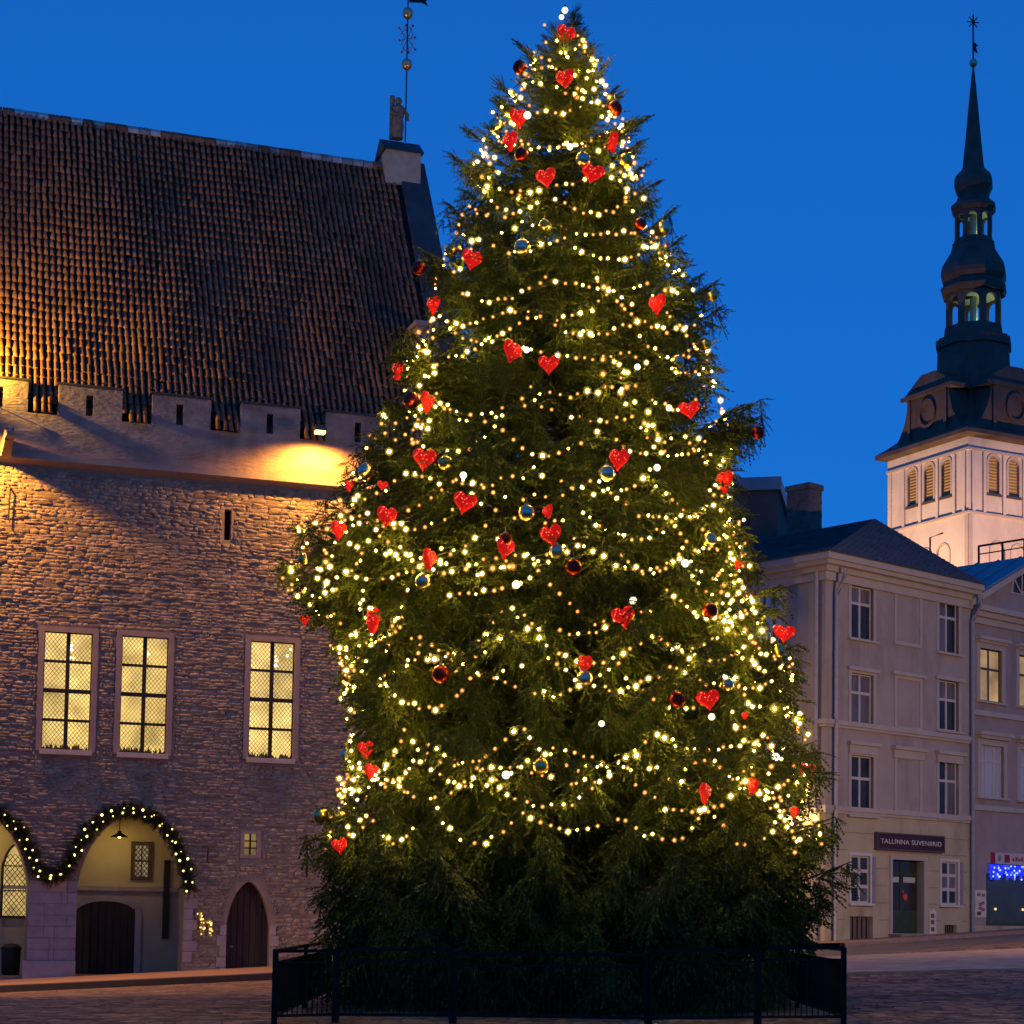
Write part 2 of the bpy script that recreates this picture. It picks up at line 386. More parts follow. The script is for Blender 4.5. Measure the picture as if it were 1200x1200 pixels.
# lit windows
PANE = lit_glass('lit_town_hall_glass', (1.0, .66, .19), 1.15, 1.1)
SPOT = glow('chandelier_bulb', (1.0, .75, .35), 6.0)
def lattice(b, x0, x1, z0, z1, step, y, r=.007):
    """diamond leading"""
    w_, h_ = x1 - x0, z1 - z0; k = 1.25
    for sgn in (1, -1):
        c = -h_ / k
        while c < w_ + h_ / k:
            pts = []
            # line x = c + sgn-corrected t ; z = k t
            t0 = max(0, -c if sgn > 0 else c - w_) ; t1 = min(h_ / k, (w_ - c) if sgn > 0 else c)
            if t1 > t0 + .02:
                xa, xb = (c + t0, c + t1) if sgn > 0 else (c - t0, c - t1)
                za, zb_ = z0 + k * t0, z0 + k * t1; xa += x0; xb += x0
                d = Vector((xb - xa, 0, zb_ - za)).normalized(); nrm = Vector((-d.z, 0, d.x)) * r
                b.add([(xa - nrm.x, y, za - nrm.z), (xb - nrm.x, y, zb_ - nrm.z), (xb + nrm.x, y, zb_ + nrm.z), (xa + nrm.x, y, za + nrm.z)], [(0, 1, 2, 3)])
            c += step
for wi, (x0, x1, z0, z1) in enumerate(WIN):
    f = MB().slab(rect(x0 - .17, x1 + .17, z0 - .02, z1 + .17), [rect(x0 + .004, x1 - .004, z0 + .004, z1 - .004)], -.06, .3).build('window', TRIM, th)
    MB().box(x0 - .06, x1 + .06, -.20, .2, z0 - .13, z0 + .03).build('sill', mat('window_sill_stone', (.5, .4, .34), .8, .1), f)
    xm = (x0 + x1) / 2; zz = [z0 + .04 + (z1 - z0 - .04) * q for q in (0, .25, .5, .75, 1)]
    MB().box(xm - .06, xm + .06, .02, .16, z0 + .03, z1).build('mullion', IRON, f)
    for q, tz in enumerate(zz[1:-1]):
        r = .065 if q == 1 else .042
        MB().box(x0, x1, .035, .15, tz - r, tz + r).build('transom', IRON, f)
    MB().slab(rect(x0, x1, z0 + .02, z1), [rect(x0 + .035, x1 - .035, z0 + .045, z1 - .035)], .03, .17).build('casement', IRON, f)
    la = MB()
    for a, b_ in ((x0 + .03, xm - .04), (xm + .04, x1 - .03)):
        for q in range(4):
            MB().box(a, b_, .11, .125, zz[q], zz[q + 1]).build('pane', PANE, f)
            lattice(la, a, b_, zz[q], zz[q + 1], .125, .10)
    la.build('leading', IRON, f)
    for q in range((4, 1, 5)[wi]):              # chandelier bulbs seen through the glass, and the hedge of plants on the sill
        cx, cz = random.uniform(xm, x1 - .1), z1 - random.uniform(.2, 1.0)
        MB().ball((cx, .095, cz), random.uniform(.025, .055), 8, 4).build('chandelier_bulb', SPOT, f)
    pl = MB(); 
    for q in range(46):
        xx = random.uniform(x0 + .06, x1 - .06); hh = random.uniform(.05, .22)
        pl.add([(xx - .05, .099, z0 + .05), (xx + .05, .099, z0 + .05), (xx + random.uniform(-.05, .05), .0985, z0 + .05 + hh)], [(0, 1, 2)])
    pl.build('sill_plants', mat('sill_plant_leaf', (.10, .09, .02), .8), f)
x0, x1, z0, z1 = SWN
f = MB().slab(rect(x0 - .12, x1 + .12, z0 - .1, z1 + .1), [rect(x0 + .003, x1 - .003, z0 + .003, z1 - .003)], -.05, .25).build('window', TRIM, th)
MB().box(x0, x1, .12, .14, z0, z1).build('pane', lit_glass('dim_window', (1, .62, .15), .35), f)
fr_ = MB(); fr_.box((x0+x1)/2 - .025, (x0+x1)/2 + .025, .03, .1, z0, z1)
for q in (.33, .66): fr_.box(x0, x1, .035, .095, z0 + (z1-z0)*q - .02, z0 + (z1-z0)*q + .02)
fr_.build('glazing_bars', IRON, f)
MB().box(SLIT[0], SLIT[1], .3, .4, SLIT[2], SLIT[3]).build('slit_back', TILED, th)

# pointed door
dr = MB().slab(arch(DOOR[0], DOOR[1], -.1, DOOR[3], DOOR[4]), [], .34, .42).build('door', WOOD, th)
nb = 7
for i in range(nb):
    a = DOOR[0] + (DOOR[1] - DOOR[0]) * i / nb; b_ = DOOR[0] + (DOOR[1] - DOOR[0]) * (i + 1) / nb; c = (DOOR[0] + DOOR[1]) / 2
    u = abs((a + b_) / 2 - c) / ((DOOR[1] - DOOR[0]) / 2)
    top = DOOR[3] + (DOOR[4] - DOOR[3]) * (math.sqrt(max(0, 1 - u * u)) * .8 + (1 - u) * .2) - .06
    MB().box(a + .01, b_ - .01, .30, .345, -.05, top).build('board', WOOD, dr)
MB().tube([(DOOR[0] + .18, .30, 1.0), (DOOR[0] + .18, .24, 1.0), (DOOR[0] + .28, .24, 1.0)], .02, 6).build('handle', mat('brass', (.5, .4, .25), .35, metal=.8), dr)
for i in range(9):                              # door surround blocks
    for sgn, xe in ((-1, DOOR[0]), (1, DOOR[1])):
        if i < 5:
            zz0 = i * (DOOR[3]) / 5; w_ = .30 if i % 2 else .2
            MB().box(min(xe, xe + sgn * w_), max(xe, xe + sgn * w_), -.05, .2, zz0 + .008, zz0 + DOOR[3] / 5 - .008).build('quoin', ASHL, th)

# arcade behind the two arches
zfl = TH.front(150, 1143)[1]
ad = 2.6
ax0, ax1 = ARCH[1][0] - .5, xa1 + .25
MB().box(ax0, ax1, ad, ad + .2, zb, zap + .5).build('arcade_wall', PLB, th)
zmo = TH.front(200, 1043, ad)[1]
MB().box(ax0, ax1, ad - .05, ad - .004, zmo + .07, zap + .4).build('upper_plaster', PLW, th)
MB().box(ax0, ax1, ad - .12, ad - .003, zmo - .06, zmo + .06).build('moulding', ASHL, th)
MB().box(ax1, ax1 + .2, .9, ad, zb, zap + .5).build('arcade_end_wall', PLB, th)
MB().box(ax0, ax1 + .2, .9, ad + .2, zap + .15, zap + .4).build('arcade_ceiling', PLW, th)
MB().box(ax0, ax1, 0.02, ad, zb, zfl - .05).build('arcade_floor', PAVE, th)
d0, d1 = TH.front(88, 1100, ad)[0], TH.front(157, 1100, ad)[0]; dz1 = TH.front(122, 1056, ad)[1]
s0 = dz1 - .38
dd = MB().slab(arch(d0, d1, zfl - .06, s0, dz1, 8, .0), [], ad - .11, ad - .06).build('door', mat('dark_plank_door', (.03, .02, .018), .8, .3, 3, .4, 14, stretch=(6,6,.7)), th)
nb = 8
for i in range(nb):
    a = d0 + (d1 - d0) * i / nb; b_ = d0 + (d1 - d0) * (i + 1) / nb; u = abs((i + .5) / nb * 2 - 1)
    MB().box(a + .012, b_ - .012, ad - .145, ad - .108, zfl, s0 + (dz1 - s0) * math.sqrt(1 - u * u) - .05).build('board', MATS['dark_plank_door'], dd)
MB().slab(arch(d0 - .2, d1 + .2, zfl - .07, s0, dz1 + .2, 8, .0), [arch(d0, d1, zfl - .06, s0, dz1, 8, .0)], ad - .14, ad - .03).build('door_surround', ASHL, th)
x0, x1, z0, z1 = frect(158, 173, 991, 1027, ad)
f = MB().slab(rect(x0 - .14, x1 + .14, z0 - .13, z1 + .13), [rect(x0, x1, z0, z1)], ad - .13, ad - .06).build('window', mat('brown_window_frame', (.08, .055, .035), .7), th)
MB().box(x0, x1, ad - .075, ad - .06, z0, z1).build('pane', lit_glass('arcade_window_glass', (1, .75, .4), .35, 3), f)
la = MB(); lattice(la, x0, x1, z0, z1, .14, ad - .085, .014); la.box((x0+x1)/2 - .02, (x0+x1)/2 + .02, ad - .11, ad - .09, z0, z1); la.box(x0, x1, ad - .109, ad - .091, (z0+z1)/2 - .03, (z0+z1)/2 + .03); la.build('leading', IRON, f)
p0, p1 = TH.front(190, 1080, ad)[0], TH.front(197, 1080, ad)[0]
MB().box(p0, p1, ad - .14, ad - .004, TH.front(193, 1100, ad)[1], TH.front(193, 1008, ad)[1]).build('notice_strip', IRON, th)
# left arch: pointed lit window
x0, x1 = TH.front(4, 1030, ad)[0], TH.front(33, 1030, ad)[0]; z0 = TH.front(18, 1073, ad)[1]; z1 = TH.front(18, 990, ad)[1]
ol = arch(x0, x1, z0, z1 - .75, z1, 8, .4); c = (x0 + x1) / 2
big = [(c + (p[0] - c) * 1.22, z0 - .08 + (p[1] - z0) * 1.07) for p in ol]
f = MB().slab(big, [ol], ad - .14, ad - .06).build('window', mat('dark_frame', (.03, .025, .02), .6), th)
MB().slab(ol, [], ad - .085, ad - .07).build('pane', lit_glass('arched_window_glass', (1, .68, .22), .55, 2), f)
la = MB(); lattice(la, x0 + .02, x1 - .02, z0, z1 - .3, .16, ad - .09, .012)
for q in (.35, .7): la.box(x0, x1, ad - .11, ad - .092, z0 + (z1 - z0) * q - .02, z0 + (z1 - z0) * q + .02)
la.build('leading', IRON, f)

# dressed pier between the arches
zc_ = TH.front(60, 1032)[1]; zt = TH.front(60, 1126)[1]; h = (zc_ - zt) / 7
q0, q1 = ARCH[1][1], xa0
for r in range(7):
    cuts = [q0] + sorted(q0 + (q1 - q0) * v for v in random.sample([.22, .33, .45, .55, .68, .8], 2)) + [q1]
    for a, b_ in zip(cuts, cuts[1:]):
        dpt = random.uniform(.02, .045)
        MB().box(a + .006, b_ - .006, -dpt, .05, zt + r * h + .006, zt + (r + 1) * h - .006).build('ashlar_block', ASHL, th)
MB().box(q0 - .12, q1, -.16, .4, zb, zt).build('pier_base', ASHL, th)
# right jamb blocks
for r in range(8):
    MB().box(xa1 + .01, xa1 + (.45 if r % 2 else .3), -.05, .05, zt + r * h * .95, zt + (r + 1) * h * .95 - .015).build('ashlar_block', ASHL, th)

# string course, parapet with battlements
MB().add([(xL, 0, zS), (xL, -.34, zS + .14), (xL, -.34, zS + .34), (xL, .2, zS + .34), (xR + .2, 0, zS), (xR + .2, -.34, zS + .14), (xR + .2, -.34, zS + .34), (xR + .2, .2, zS + .34)],
         [(0,4,5,1),(1,5,6,2),(2,6,7,3),(0,1,2,3),(4,7,6,5)]).build('string_course', TRIM, th)
yp = -.30
zm = np.mean([TH.front(105, 454, yp)[1], TH.front(211, 465, yp)[1], TH.front(317, 476, yp)[1]])
zg = np.mean([TH.front(50, 487, yp)[1], TH.front(160, 495, yp)[1], TH.front(264, 504, yp)[1]])
gaps = [(TH.front(a, 490, yp)[0], TH.front(b, 490, yp)[0]) for a, b in ((-180, -146), (-74, -38), (32, 68), (143, 178), (247, 282), (352, 382), (456, 482))]
out = [(xL, zS + .34), (xR + .1, zS + .34), (xR + .1, zm)]
for a, b_ in reversed(gaps):
    if a > xL + .3: out += [(b_, zm), (b_, zg), (a, zg), (a, zm)]
out += [(xL, zm)]
slits = []
for c in (-106, -1, 105, 211, 317, 420):
    xs, _ = TH.front(c, 475, yp); slits.append(rect(xs - .11, xs + .11, zm - .92, zm - .25))
MB().slab(out, slits[1:], yp, .25).build('parapet', PARA, th)
for s_ in slits[1:]: MB().box(s_[0][0], s_[1][0], -.02, .0, s_[0][1], s_[2][1] ).build('slit_shutter', mat('rusty_shutter', (.16, .09, .05), .8), th)
edges = [xL] + [v for g_ in gaps if g_[0] > xL for v in g_] + [xR + .1]
for a, b_ in zip(edges[::2], edges[1::2]): MB().box(a - .05, b_ + .05, yp - .06, .3, zm + .002, zm + .07).build('merlon_coping', mat('dark_coping', (.07, .06, .06), .8), th)

# roof
yr = 7.4; ye = -.45; ze = zg - .06
zr = TH.front(250, 166, yr)[1]
xg = TH.front(497, 205, yr)[0]; xg0 = xg - 1.05
sl = math.hypot(yr - ye, zr - ze); ang = math.atan2(zr - ze, yr - ye)
y_b = -.18; z_b = ze + (y_b - ye) * (zr - ze) / (yr - ye)
MB().add([(xL, y_b, z_b), (xg0, y_b, z_b), (xg0, yr, zr), (xL, yr, zr), (xg0, 2*yr-ye, ze), (xL, 2*yr-ye, ze)], [(0,1,2,3),(3,2,4,5),(0,3,5)]).build('roof', TILED, th)
pitchx = .212; n_c = int((xg0 - xL) / pitchx); n_r = 38; tl = sl / n_r
tv = []; tf = []
for e, (s0_, rad, lift) in enumerate(((0, .082, .055), (1, .066, .02))):
    for j in range(7):
        q = math.pi * j / 6; tv.append((math.cos(q) * rad, s0_ * tl * 1.12, lift + math.sin(q) * rad * .95))
for j in range(6): tf.append((j, j + 1, 7 + j + 1, 7 + j))
tf.append(tuple(range(6, -1, -1)))
tv = np.array(tv)
tm = bpy.data.meshes.new('roof_tile'); tm.from_pydata([tuple(v) for v in tv], [], tf); tm.materials.append(TILE)
tq = np.array([f_ for f_ in tf if len(f_) == 4]); 
tris = np.concatenate([tq[:, [0, 1, 2]], tq[:, [0, 2, 3]], np.array([(6 - 0, 6 - k - 1, 6 - k - 2) for k in range(5)])])
ca, sa = math.cos(ang), math.sin(ang)
# rows: the 300 tiles of the lowest rows nearest the camera are single pieces
VV = []; FF = []; base = 0; ns = 0
xvis = TH.front(-3, 450, yp)[0]
for c in range(n_c):
    for r in range(n_r):
        x = xL + (c + .5) * pitchx + random.gauss(0, .009); s0_ = r * tl + random.gauss(0, .016); rz = random.gauss(0, .035)
        if r < 2 and not any(a_ + .08 < x < b_ - .08 for a_, b_ in gaps): continue
        if random.random() < .006: s0_ -= .12
        if r in (2, 3, 4, 5) and x > xvis and ns < 300:
            ns += 1; o = link('roof_tile', tm, th, (x, ye + s0_ * ca, ze + s0_ * sa)); o.rotation_euler = (ang, 0, 0); continue
        v = tv.copy(); v[:, 0] += v[:, 1] * rz; y_, z_ = v[:, 1] + s0_, v[:, 2] + random.gauss(0, .006) + .035 * math.sin(x * .9 + s0_ * .35) + .02 * math.sin(x * 2.3 - s0_ * .8)
        VV.append(np.stack([v[:, 0] + x, ye + y_ * ca - z_ * sa, ze + y_ * sa + z_ * ca], 1)); FF.append(tris + base); base += 14
o = link('roof_tiling', big_mesh('roof_tiling', np.concatenate(VV), np.concatenate(FF), TILE), th); o['kind'] = 'stuff'
x = xL
while x < xg0 - .3:
    l = .40; b = MB(); vs = []; 
    for xx in (x + .01, x + l - .02):
        for j in range(7):
            q = math.pi * j / 6; vs.append((xx, yr + math.cos(q) * .24, zr - .22 + math.sin(q) * .36 + random.uniform(-.01, .01)))
    b.add(vs, [(j, j+1, 8+j, 7+j) for j in range(6)] + [tuple(range(7)), tuple(range(13, 6, -1))]).build('ridge_tile', RIDGE if random.random() < .62 else TILE, th); x += l
# gable coping, pedestal
lift = .30
def rk(s_): return (ye + s_ * ca, ze + s_ * sa)
a0 = rk(-.3); a1 = rk(sl)
gz = [(a0[0], a0[1] - 1.0), (a0[0], a0[1] + lift), (a1[0], a1[1] + lift / ca * .6), (2 * yr - a0[0], a0[1] + lift), (2 * yr - a0[0], a0[1] - 1.0)]
MB().add([(xg0, y, z) for y, z in gz] + [(xg, y, z) for y, z in gz], [(0,1,2,3,4), (9,8,7,6,5)] + [(i, (i+1) % 5, 5 + (i+1) % 5, 5 + i) for i in range(5)]).build('gable_coping', mat('dark_slate_coping', (.055, .06, .07), .7, .25, 2, .2), th)
MB().box(xR - .3, xR, .9, 2 * yr - .5, zb, ze).build('end_wall', MORT, th)
MB().add([(xg - .2, ye, ze - 1), (xg - .2, 2*yr - ye, ze - 1), (xg - .2, yr, zr), (xg, ye, ze - 1), (xg, 2*yr - ye, ze - 1), (xg, yr, zr)], [(0,1,2),(5,4,3),(0,3,4,1),(1,4,5,2),(2,5,3,0)]).build('gable_wall', MORT, th)
kx, kz = TH.front(494, 390, 2.2)
MB().box(kx - .5, kx + .45, 1.2, 2.6, kz - .05, kz + .12).box(kx - .42, kx + .37, 1.3, 2.6, kz - 1.2, kz - .051).build('gable_shoulder', TRIM, th)

# pedestal house on the gable top
yq = yr - .1
px0, pz0 = TH.front(452, 202, yq - .55); px1, _ = TH.front(493, 202, yq - .55); pz1 = TH.front(472, 177, yq - .55)[1]
ped = MB().box(px0, px1, yq - .55, yq + .75, pz0 - .4, pz1).build('pedestal', mat('pale_pedestal_stone', (.42, .34, .28), .9, .15, 3, .3), th)
zt_ = pz1; zc = zt_ + .62
MB().add([(px0 - .1, yq - .65, zt_), (px0 - .1, yq + .85, zt_), (px0 - .1, yq + .1, zc), (px1 + .1, yq - .65, zt_), (px1 + .1, yq + .85, zt_), (px1 + .1, yq + .1, zc)],
         [(0,1,2),(5,4,3),(0,3,4,1),(1,4,5,2),(2,5,3,0)]).build('pedestal_roof', MATS['dark_slate_coping'], ped)
# statue
sx, szb = TH.front(466, 160, yq + .1); szt = TH.front(466, 112, yq + .1)[1]; H = szt - szb
sw = TH.world(sx, yq + .1, szb - .1)
st = empty('statue', sw, TH.a, 'small weathered stone figure standing on the gable pedestal', 'statue')
MB().lathe([(.20, 0), (.23, .06 * H), (.19, .12*H), (.22, .2*H), (.24, .36*H), (.20, .5*H), (.25, .62*H), (.27, .74*H), (.17, .81*H), (.085, .84*H), (.09, .86*H), (.14, .9*H), (.145, .95*H), (.09, 1.0*H), (.01, 1.02*H)], 10).build('figure', STATUE, st, True)
MB().tube([(.2, 0, .75*H), (.34, -.1, .60*H), (.36, -.1, .46*H)], [.08, .07, .05], 7).build('arm', STATUE, st, True)
MB().tube([(-.2, 0, .75*H), (-.3, -.12, .60*H), (-.1, -.26, .52*H)], [.08, .07, .05], 7).build('arm', STATUE, st, True)
MB().tube([(-.22, .1, 0), (-.22, .1, 1.06*H)], .1, 7).build('back_post', STATUE, st, True)
# weather vane
vx, vz = TH.front(475, 160, yq + .4)
wv = empty('weather_vane', TH.world(vx, yq + .4, vz - .2), TH.a, 'tall iron rod with two gilded balls and ornate star above the gable', 'weather vane')
rel = lambda px, py: (TH.front(px, py, yq + .4)[0] - vx, TH.front(px, py, yq + .4)[1] - vz + .2)
top = rel(476, -70)[1]
MB().tube([(0, 0, 0), (0, 0, top)], .028, 6).build('rod', IRON, wv)
for py in (75, 15):
    bz = rel(474, py)[1]; MB().ball((0, 0, bz), .21, 14, 8, 1.1).build('ball', GOLD, wv, True)
oz = rel(474, 45)[1]; orn = MB()
for k in range(8):
    q = k * math.pi / 4 + .2; l = .52 if k % 2 else .42; dx, dz = math.cos(q) * l * .75, math.sin(q) * l * 1.3
    orn.tube([(0, 0, oz), (dx, 0, oz + dz)], .013, 5); orn.ball((dx, 0, oz + dz), .05, 6, 4)
    q2 = q + .4; orn.tube([(dx * .6, 0, oz + dz * .6), (math.cos(q2) * l * .6, 0, oz + math.sin(q2) * l)], .01, 5)
for s_ in (-1, 1): orn.tube([(s_ * .1, 0, oz - .5), (s_ * .22, 0, oz - .2), (s_ * .1, 0, oz), (s_ * .22, 0, oz + .2), (s_ * .1, 0, oz + .5)], .012, 5)
orn.build('star_ornament', mat('red_iron', (.25, .07, .07), .6), wv)
fz = rel(490, 1)[1]
MB().slab([(.05, fz - .12), (.55, fz - .05), (.8, fz - .14), (.7, fz + .04), (.85, fz + .16), (.5, fz + .12), (.05, fz + .2)], [], -.015, .015).build('banner', IRON, wv)

# battlement lamps
def wall_lamp(px, py, off, label, power, tilt):
    x, z = TH.front(px, py, off)
    e = empty('wall_lamp', TH.world(x, off, z), TH.a, label, 'lamp', 'lamps along the battlements')
    MB().box(-.2, .2, -.16, .16, .02, .14).box(-.16, .16, -.12, .12, .141, .2).build('housing', LAMPW, e)
    MB().box(-.16, .16, -.13, .13, -.06, .018).build('lens', glow('sodium_lens', (1, .62, .14), 6.0), e)
    MB().tube([(0, .1, .1), (0, abs(off) - .2, .3)], .035, 6).build('bracket', IRON, e)
    l = bpy.data.lights.new('sodium_lamp', 'SPOT'); l.energy = power; l.color = (1, .42, .05); l.spot_size = R_(165); l.spot_blend = .6; l.shadow_soft_size = .12
    lo = bpy.data.objects.new('sodium_lamp', l); COL.objects.link(lo); lo.parent = e; lo.location = (0, 0, -.1); lo.rotation_euler = (R_(tilt), 0, 0)
    return e
wall_lamp(375, 506, -1.25, 'lit sodium lamp hung over the battlements beside the spruce', 3300, 6)
wall_lamp(-44, 486, -1.35, 'assumed sodium lamp over the battlements at the left edge of view', 5600, 8)  # unseen lamp, assumed from the orange light on the wall's left end
# an assumed flood lamp at the foot of the roof, just outside the view
x, z = TH.front(-60, 470, -.56)
e = empty('assumed_roof_floodlight', TH.world(x, -.56, zm - .05), TH.a, 'assumed floodlight on a merlon shining up the tiled roof', 'lamp')
MB().box(-.16, .16, -.1, .1, 0, .22).build('housing', LAMPW, e); MB().tube([(0, .05, .02), (0, .9, -.3)], .03, 6).build('bracket', IRON, e); MB().box(-.13, .13, .1, .12, .03, .19).build('lens', glow('sodium_lens', (1, .62, .14), 6.0), e)
l = bpy.data.lights.new('assumed_roof_lamp', 'SPOT'); l.energy = 4000; l.color = (1, .60, .04); l.spot_size = R_(140); l.spot_blend = .8; l.shadow_soft_size = .1
lo = bpy.data.objects.new('assumed_roof_lamp', l); COL.objects.link(lo); lo.parent = e; lo.location = (.2, .0, .12); lo.rotation_euler = (R_(108), 0, R_(-62))

# water spout added to cast the slanting shadow on the wall
gx_, gz_ = TH.front(9, 520, -.9)
gg = empty('shadow_spout', TH.world(gx_, -.3, gz_), TH.a, 'stone water spout added to the parapet at the left edge for its shadow', 'water spout')
MB().add([(-.16, .05, -.30), (.16, .05, -.30), (.16, .05, .26), (-.16, .05, .26), (-.12, -1.15, -.02), (.12, -1.15, -.02), (.12, -1.15, .24), (-.12, -1.15, .24)], [(0,1,2,3),(7,6,5,4),(0,4,5,1),(1,5,6,2),(2,6,7,3),(3,7,4,0)]).build('body', TRIM, gg)
MB().add([(-.15, -1.1, .0), (.15, -1.1, .0), (.15, -1.1, .32), (-.15, -1.1, .32), (-.09, -1.5, .05), (.09, -1.5, .05), (.09, -1.5, .2), (-.09, -1.5, .2)], [(0,1,2,3),(7,6,5,4),(0,4,5,1),(1,5,6,2),(2,6,7,3),(3,7,4,0)]).build('head', TRIM, gg)
for s_ in (-1, 1): MB().tube([(s_ * .1, -1.2, .3), (s_ * .14, -1.1, .46)], [.05, .01], 6).build('ear', TRIM, gg)
# iron hooks on the wall
for px, py, hh, lb in ((10, 590, 1.1, 'iron wall anchor high at the left edge of the town hall'), (242, 1000, .5, 'short iron hook on the wall right of the garlanded arch')):
    x, z = TH.front(px, py)
    o = MB().tube([(0, -.02, hh / 2), (.03, -.12, hh / 2 - .1), (0, -.1, -hh / 2), (.05, -.16, -hh / 2 - .05)], .028, 6).build('wall_anchor', IRON, loc=tuple(TH.world(x, -.03, z)), rot=(0, 0, TH.a)); tag(o, lb, 'hook')
x0_, z0_ = TH.front(-60, 440, -.6); x1_, z1_ = TH.front(62, 505, -.3)
o = MB().tube([(0, 0, 0), ((x1_ - x0_) / 2, .15, (z1_ - z0_) / 2 - .15), (x1_ - x0_, .3, z1_ - z0_)], .025, 6).build('cable', mat('pale_cable', (.5, .45, .42), .6), loc=tuple(TH.world(x0_, -.6, z0_)), rot=(0, 0, TH.a)); tag(o, 'pale cable running down across the parapet at the left edge', 'cable')

# pavement in front
pv = strip_on_ground('pavement', TH, xL - 4, xR + 6, -7.6, .03, .20, PAVE)
kb = strip_on_ground('kerb', TH, xL - 4, xR + 6, -7.95, -7.605, .18, mat('shaded_kerb', (.045, .032, .03), .8))  # kerb coloured dark to draw its shadow line

# pendant lamp in the arch
x, z = TH.front(140, 978, 1.3)
pe = empty('pendant_lamp', TH.world(x, 1.3, z), TH.a, 'dark hanging lamp under the garlanded arch', 'lamp')
MB().tube([(0, 0, 0.1), (0, 0, zap + .16 - z)], .014, 6).build('cord', IRON, pe)
MB().lathe([(.06, .12), (.07, .05), (.27, -.06), (.28, -.09), (.24, -.085), (.05, .03)], 14).build('shade', IRON, pe, True)
MB().ball((0, 0, -.06), .06, 10, 6).build('bulb', glow('pendant_bulb', (1, .75, .35), 8), pe)
def point(name, col, power, loc, parent=None, r=.08):
    l = bpy.data.lights.new(name, 'POINT'); l.energy = power; l.color = col; l.shadow_soft_size = r
    o = bpy.data.objects.new(name, l); COL.objects.link(o); o.location = loc
    if parent: o.parent = parent
    return o
point('pendant_light', (1, .72, .28), 26, (0, 0, -.22), pe)
x, _ = ARCH[1]; xm_ = (ARCH[1][0] + ARCH[1][1]) / 2
pe2 = empty('pendant_lamp', TH.world(xm_, 1.3, z), TH.a, 'assumed hanging lamp under the arch cut by the left edge', 'lamp')  # unseen lamp, assumed for the yellow light inside the left arch
for ch in list(pe.children):
    if ch.type == 'MESH': c2 = ch.copy(); COL.objects.link(c2); c2.parent = pe2
point('pendant_light', (1, .72, .25), 60, (0, 0, -.22), pe2)

# ================================================================== needle sprays
def spray_template(seed, twigs=3, step=.08, nl=.05):
    """a spruce twig: serrated strands of close-set needles, one long and a few branching off"""
    r = np.random.default_rng(seed); V = []; Fc = []
    def strand(p0, d, L, w):
        d = d / np.linalg.norm(d); sd = np.cross(d, [0, 0, 1]); sd /= np.linalg.norm(sd) + 1e-9; up = np.cross(sd, d)
        n = max(3, int(L / step)); ax = [p0 + d * (L * i / n) + np.array([0, 0, -.14 * (L * i / n) ** 2]) for i in range(n + 1)]
        for i in range(n):
            tp = (1.0 if i < n - 2 else .75) * w
            for k, e in enumerate((sd, -sd, up, -up)):
                if k > 1 and r.random() < .35: continue
                e = e * r.uniform(.7, 1.0) + (up if k < 2 else sd) * r.uniform(-.5, .5)
                b = len(V); V.extend([ax[i], ax[i + 1], ax[i] * .35 + ax[i + 1] * .65 + e * tp * r.uniform(.75, 1.2) + d * tp * r.uniform(.5, 1.1)]); Fc.append((b, b + 1, b + 2))
    strand(np.zeros(3), np.array([1.0, 0, 0]), 1.0, nl)
    for i in range(twigs):
        t = .08 + .60 * i / twigs
        for s in (-1, 1):
            L = (.60 * (1 - t) + .10) * r.uniform(.65, 1.15)
            strand(np.array([t + r.uniform(-.05, .05), 0, -.14 * t * t]), np.array([.9, s * r.uniform(.3, .6), r.uniform(-.3, .12)]), L, nl * .9)
    return np.array(V), np.array(Fc)
TPL = [spray_template(k, 2 + k % 2, .085, .046) for k in range(6)]
def assemble(pos, xd, up, scl, tk):
    """all the sprays of one plant as one triangle soup"""
    pos, xd, up, scl, tk = map(np.asarray, (pos, xd, up, scl, tk))
    xd = xd / np.linalg.norm(xd, axis=1, keepdims=True); yd = np.cross(up, xd); yd /= np.linalg.norm(yd, axis=1, keepdims=True) + 1e-9; zd = np.cross(xd, yd)
    VV, FF, base = [], [], 0
    for k, (v, f) in enumerate(TPL):
        s = np.where(tk == k)[0]
        if not len(s): continue
        w_ = pos[s, None, :] + scl[s, None, None] * (v[None, :, 0:1] * xd[s, None, :] + v[None, :, 1:2] * yd[s, None, :] + v[None, :, 2:3] * zd[s, None, :])
        VV.append(w_.reshape(-1, 3)); FF.append((f[None] + (np.arange(len(s)) * len(v))[:, None, None]).reshape(-1, 3) + base); base += len(s) * len(v)
    return np.concatenate(VV), np.concatenate(FF)

# bulbs
ico = bmesh.new(); bmesh.ops.create_icosphere(ico, subdivisions=1, radius=1.0)
ico_v = [tuple(v.co) for v in ico.verts]; ico_f = [tuple(v.index for v in f.verts) for f in ico.faces]; ico.free()
def halo_shell(name, col, strength, fac):
    """added see-through shell round the bulb, faintly glowing to imitate its halo"""
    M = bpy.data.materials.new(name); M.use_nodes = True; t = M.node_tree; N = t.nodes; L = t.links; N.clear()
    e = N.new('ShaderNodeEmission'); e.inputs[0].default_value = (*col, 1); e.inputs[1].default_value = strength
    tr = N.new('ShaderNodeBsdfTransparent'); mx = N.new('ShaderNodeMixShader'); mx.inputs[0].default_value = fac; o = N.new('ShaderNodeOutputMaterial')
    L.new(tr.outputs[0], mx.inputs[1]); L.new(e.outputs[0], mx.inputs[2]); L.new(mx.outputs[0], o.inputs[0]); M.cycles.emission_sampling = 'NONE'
    return M
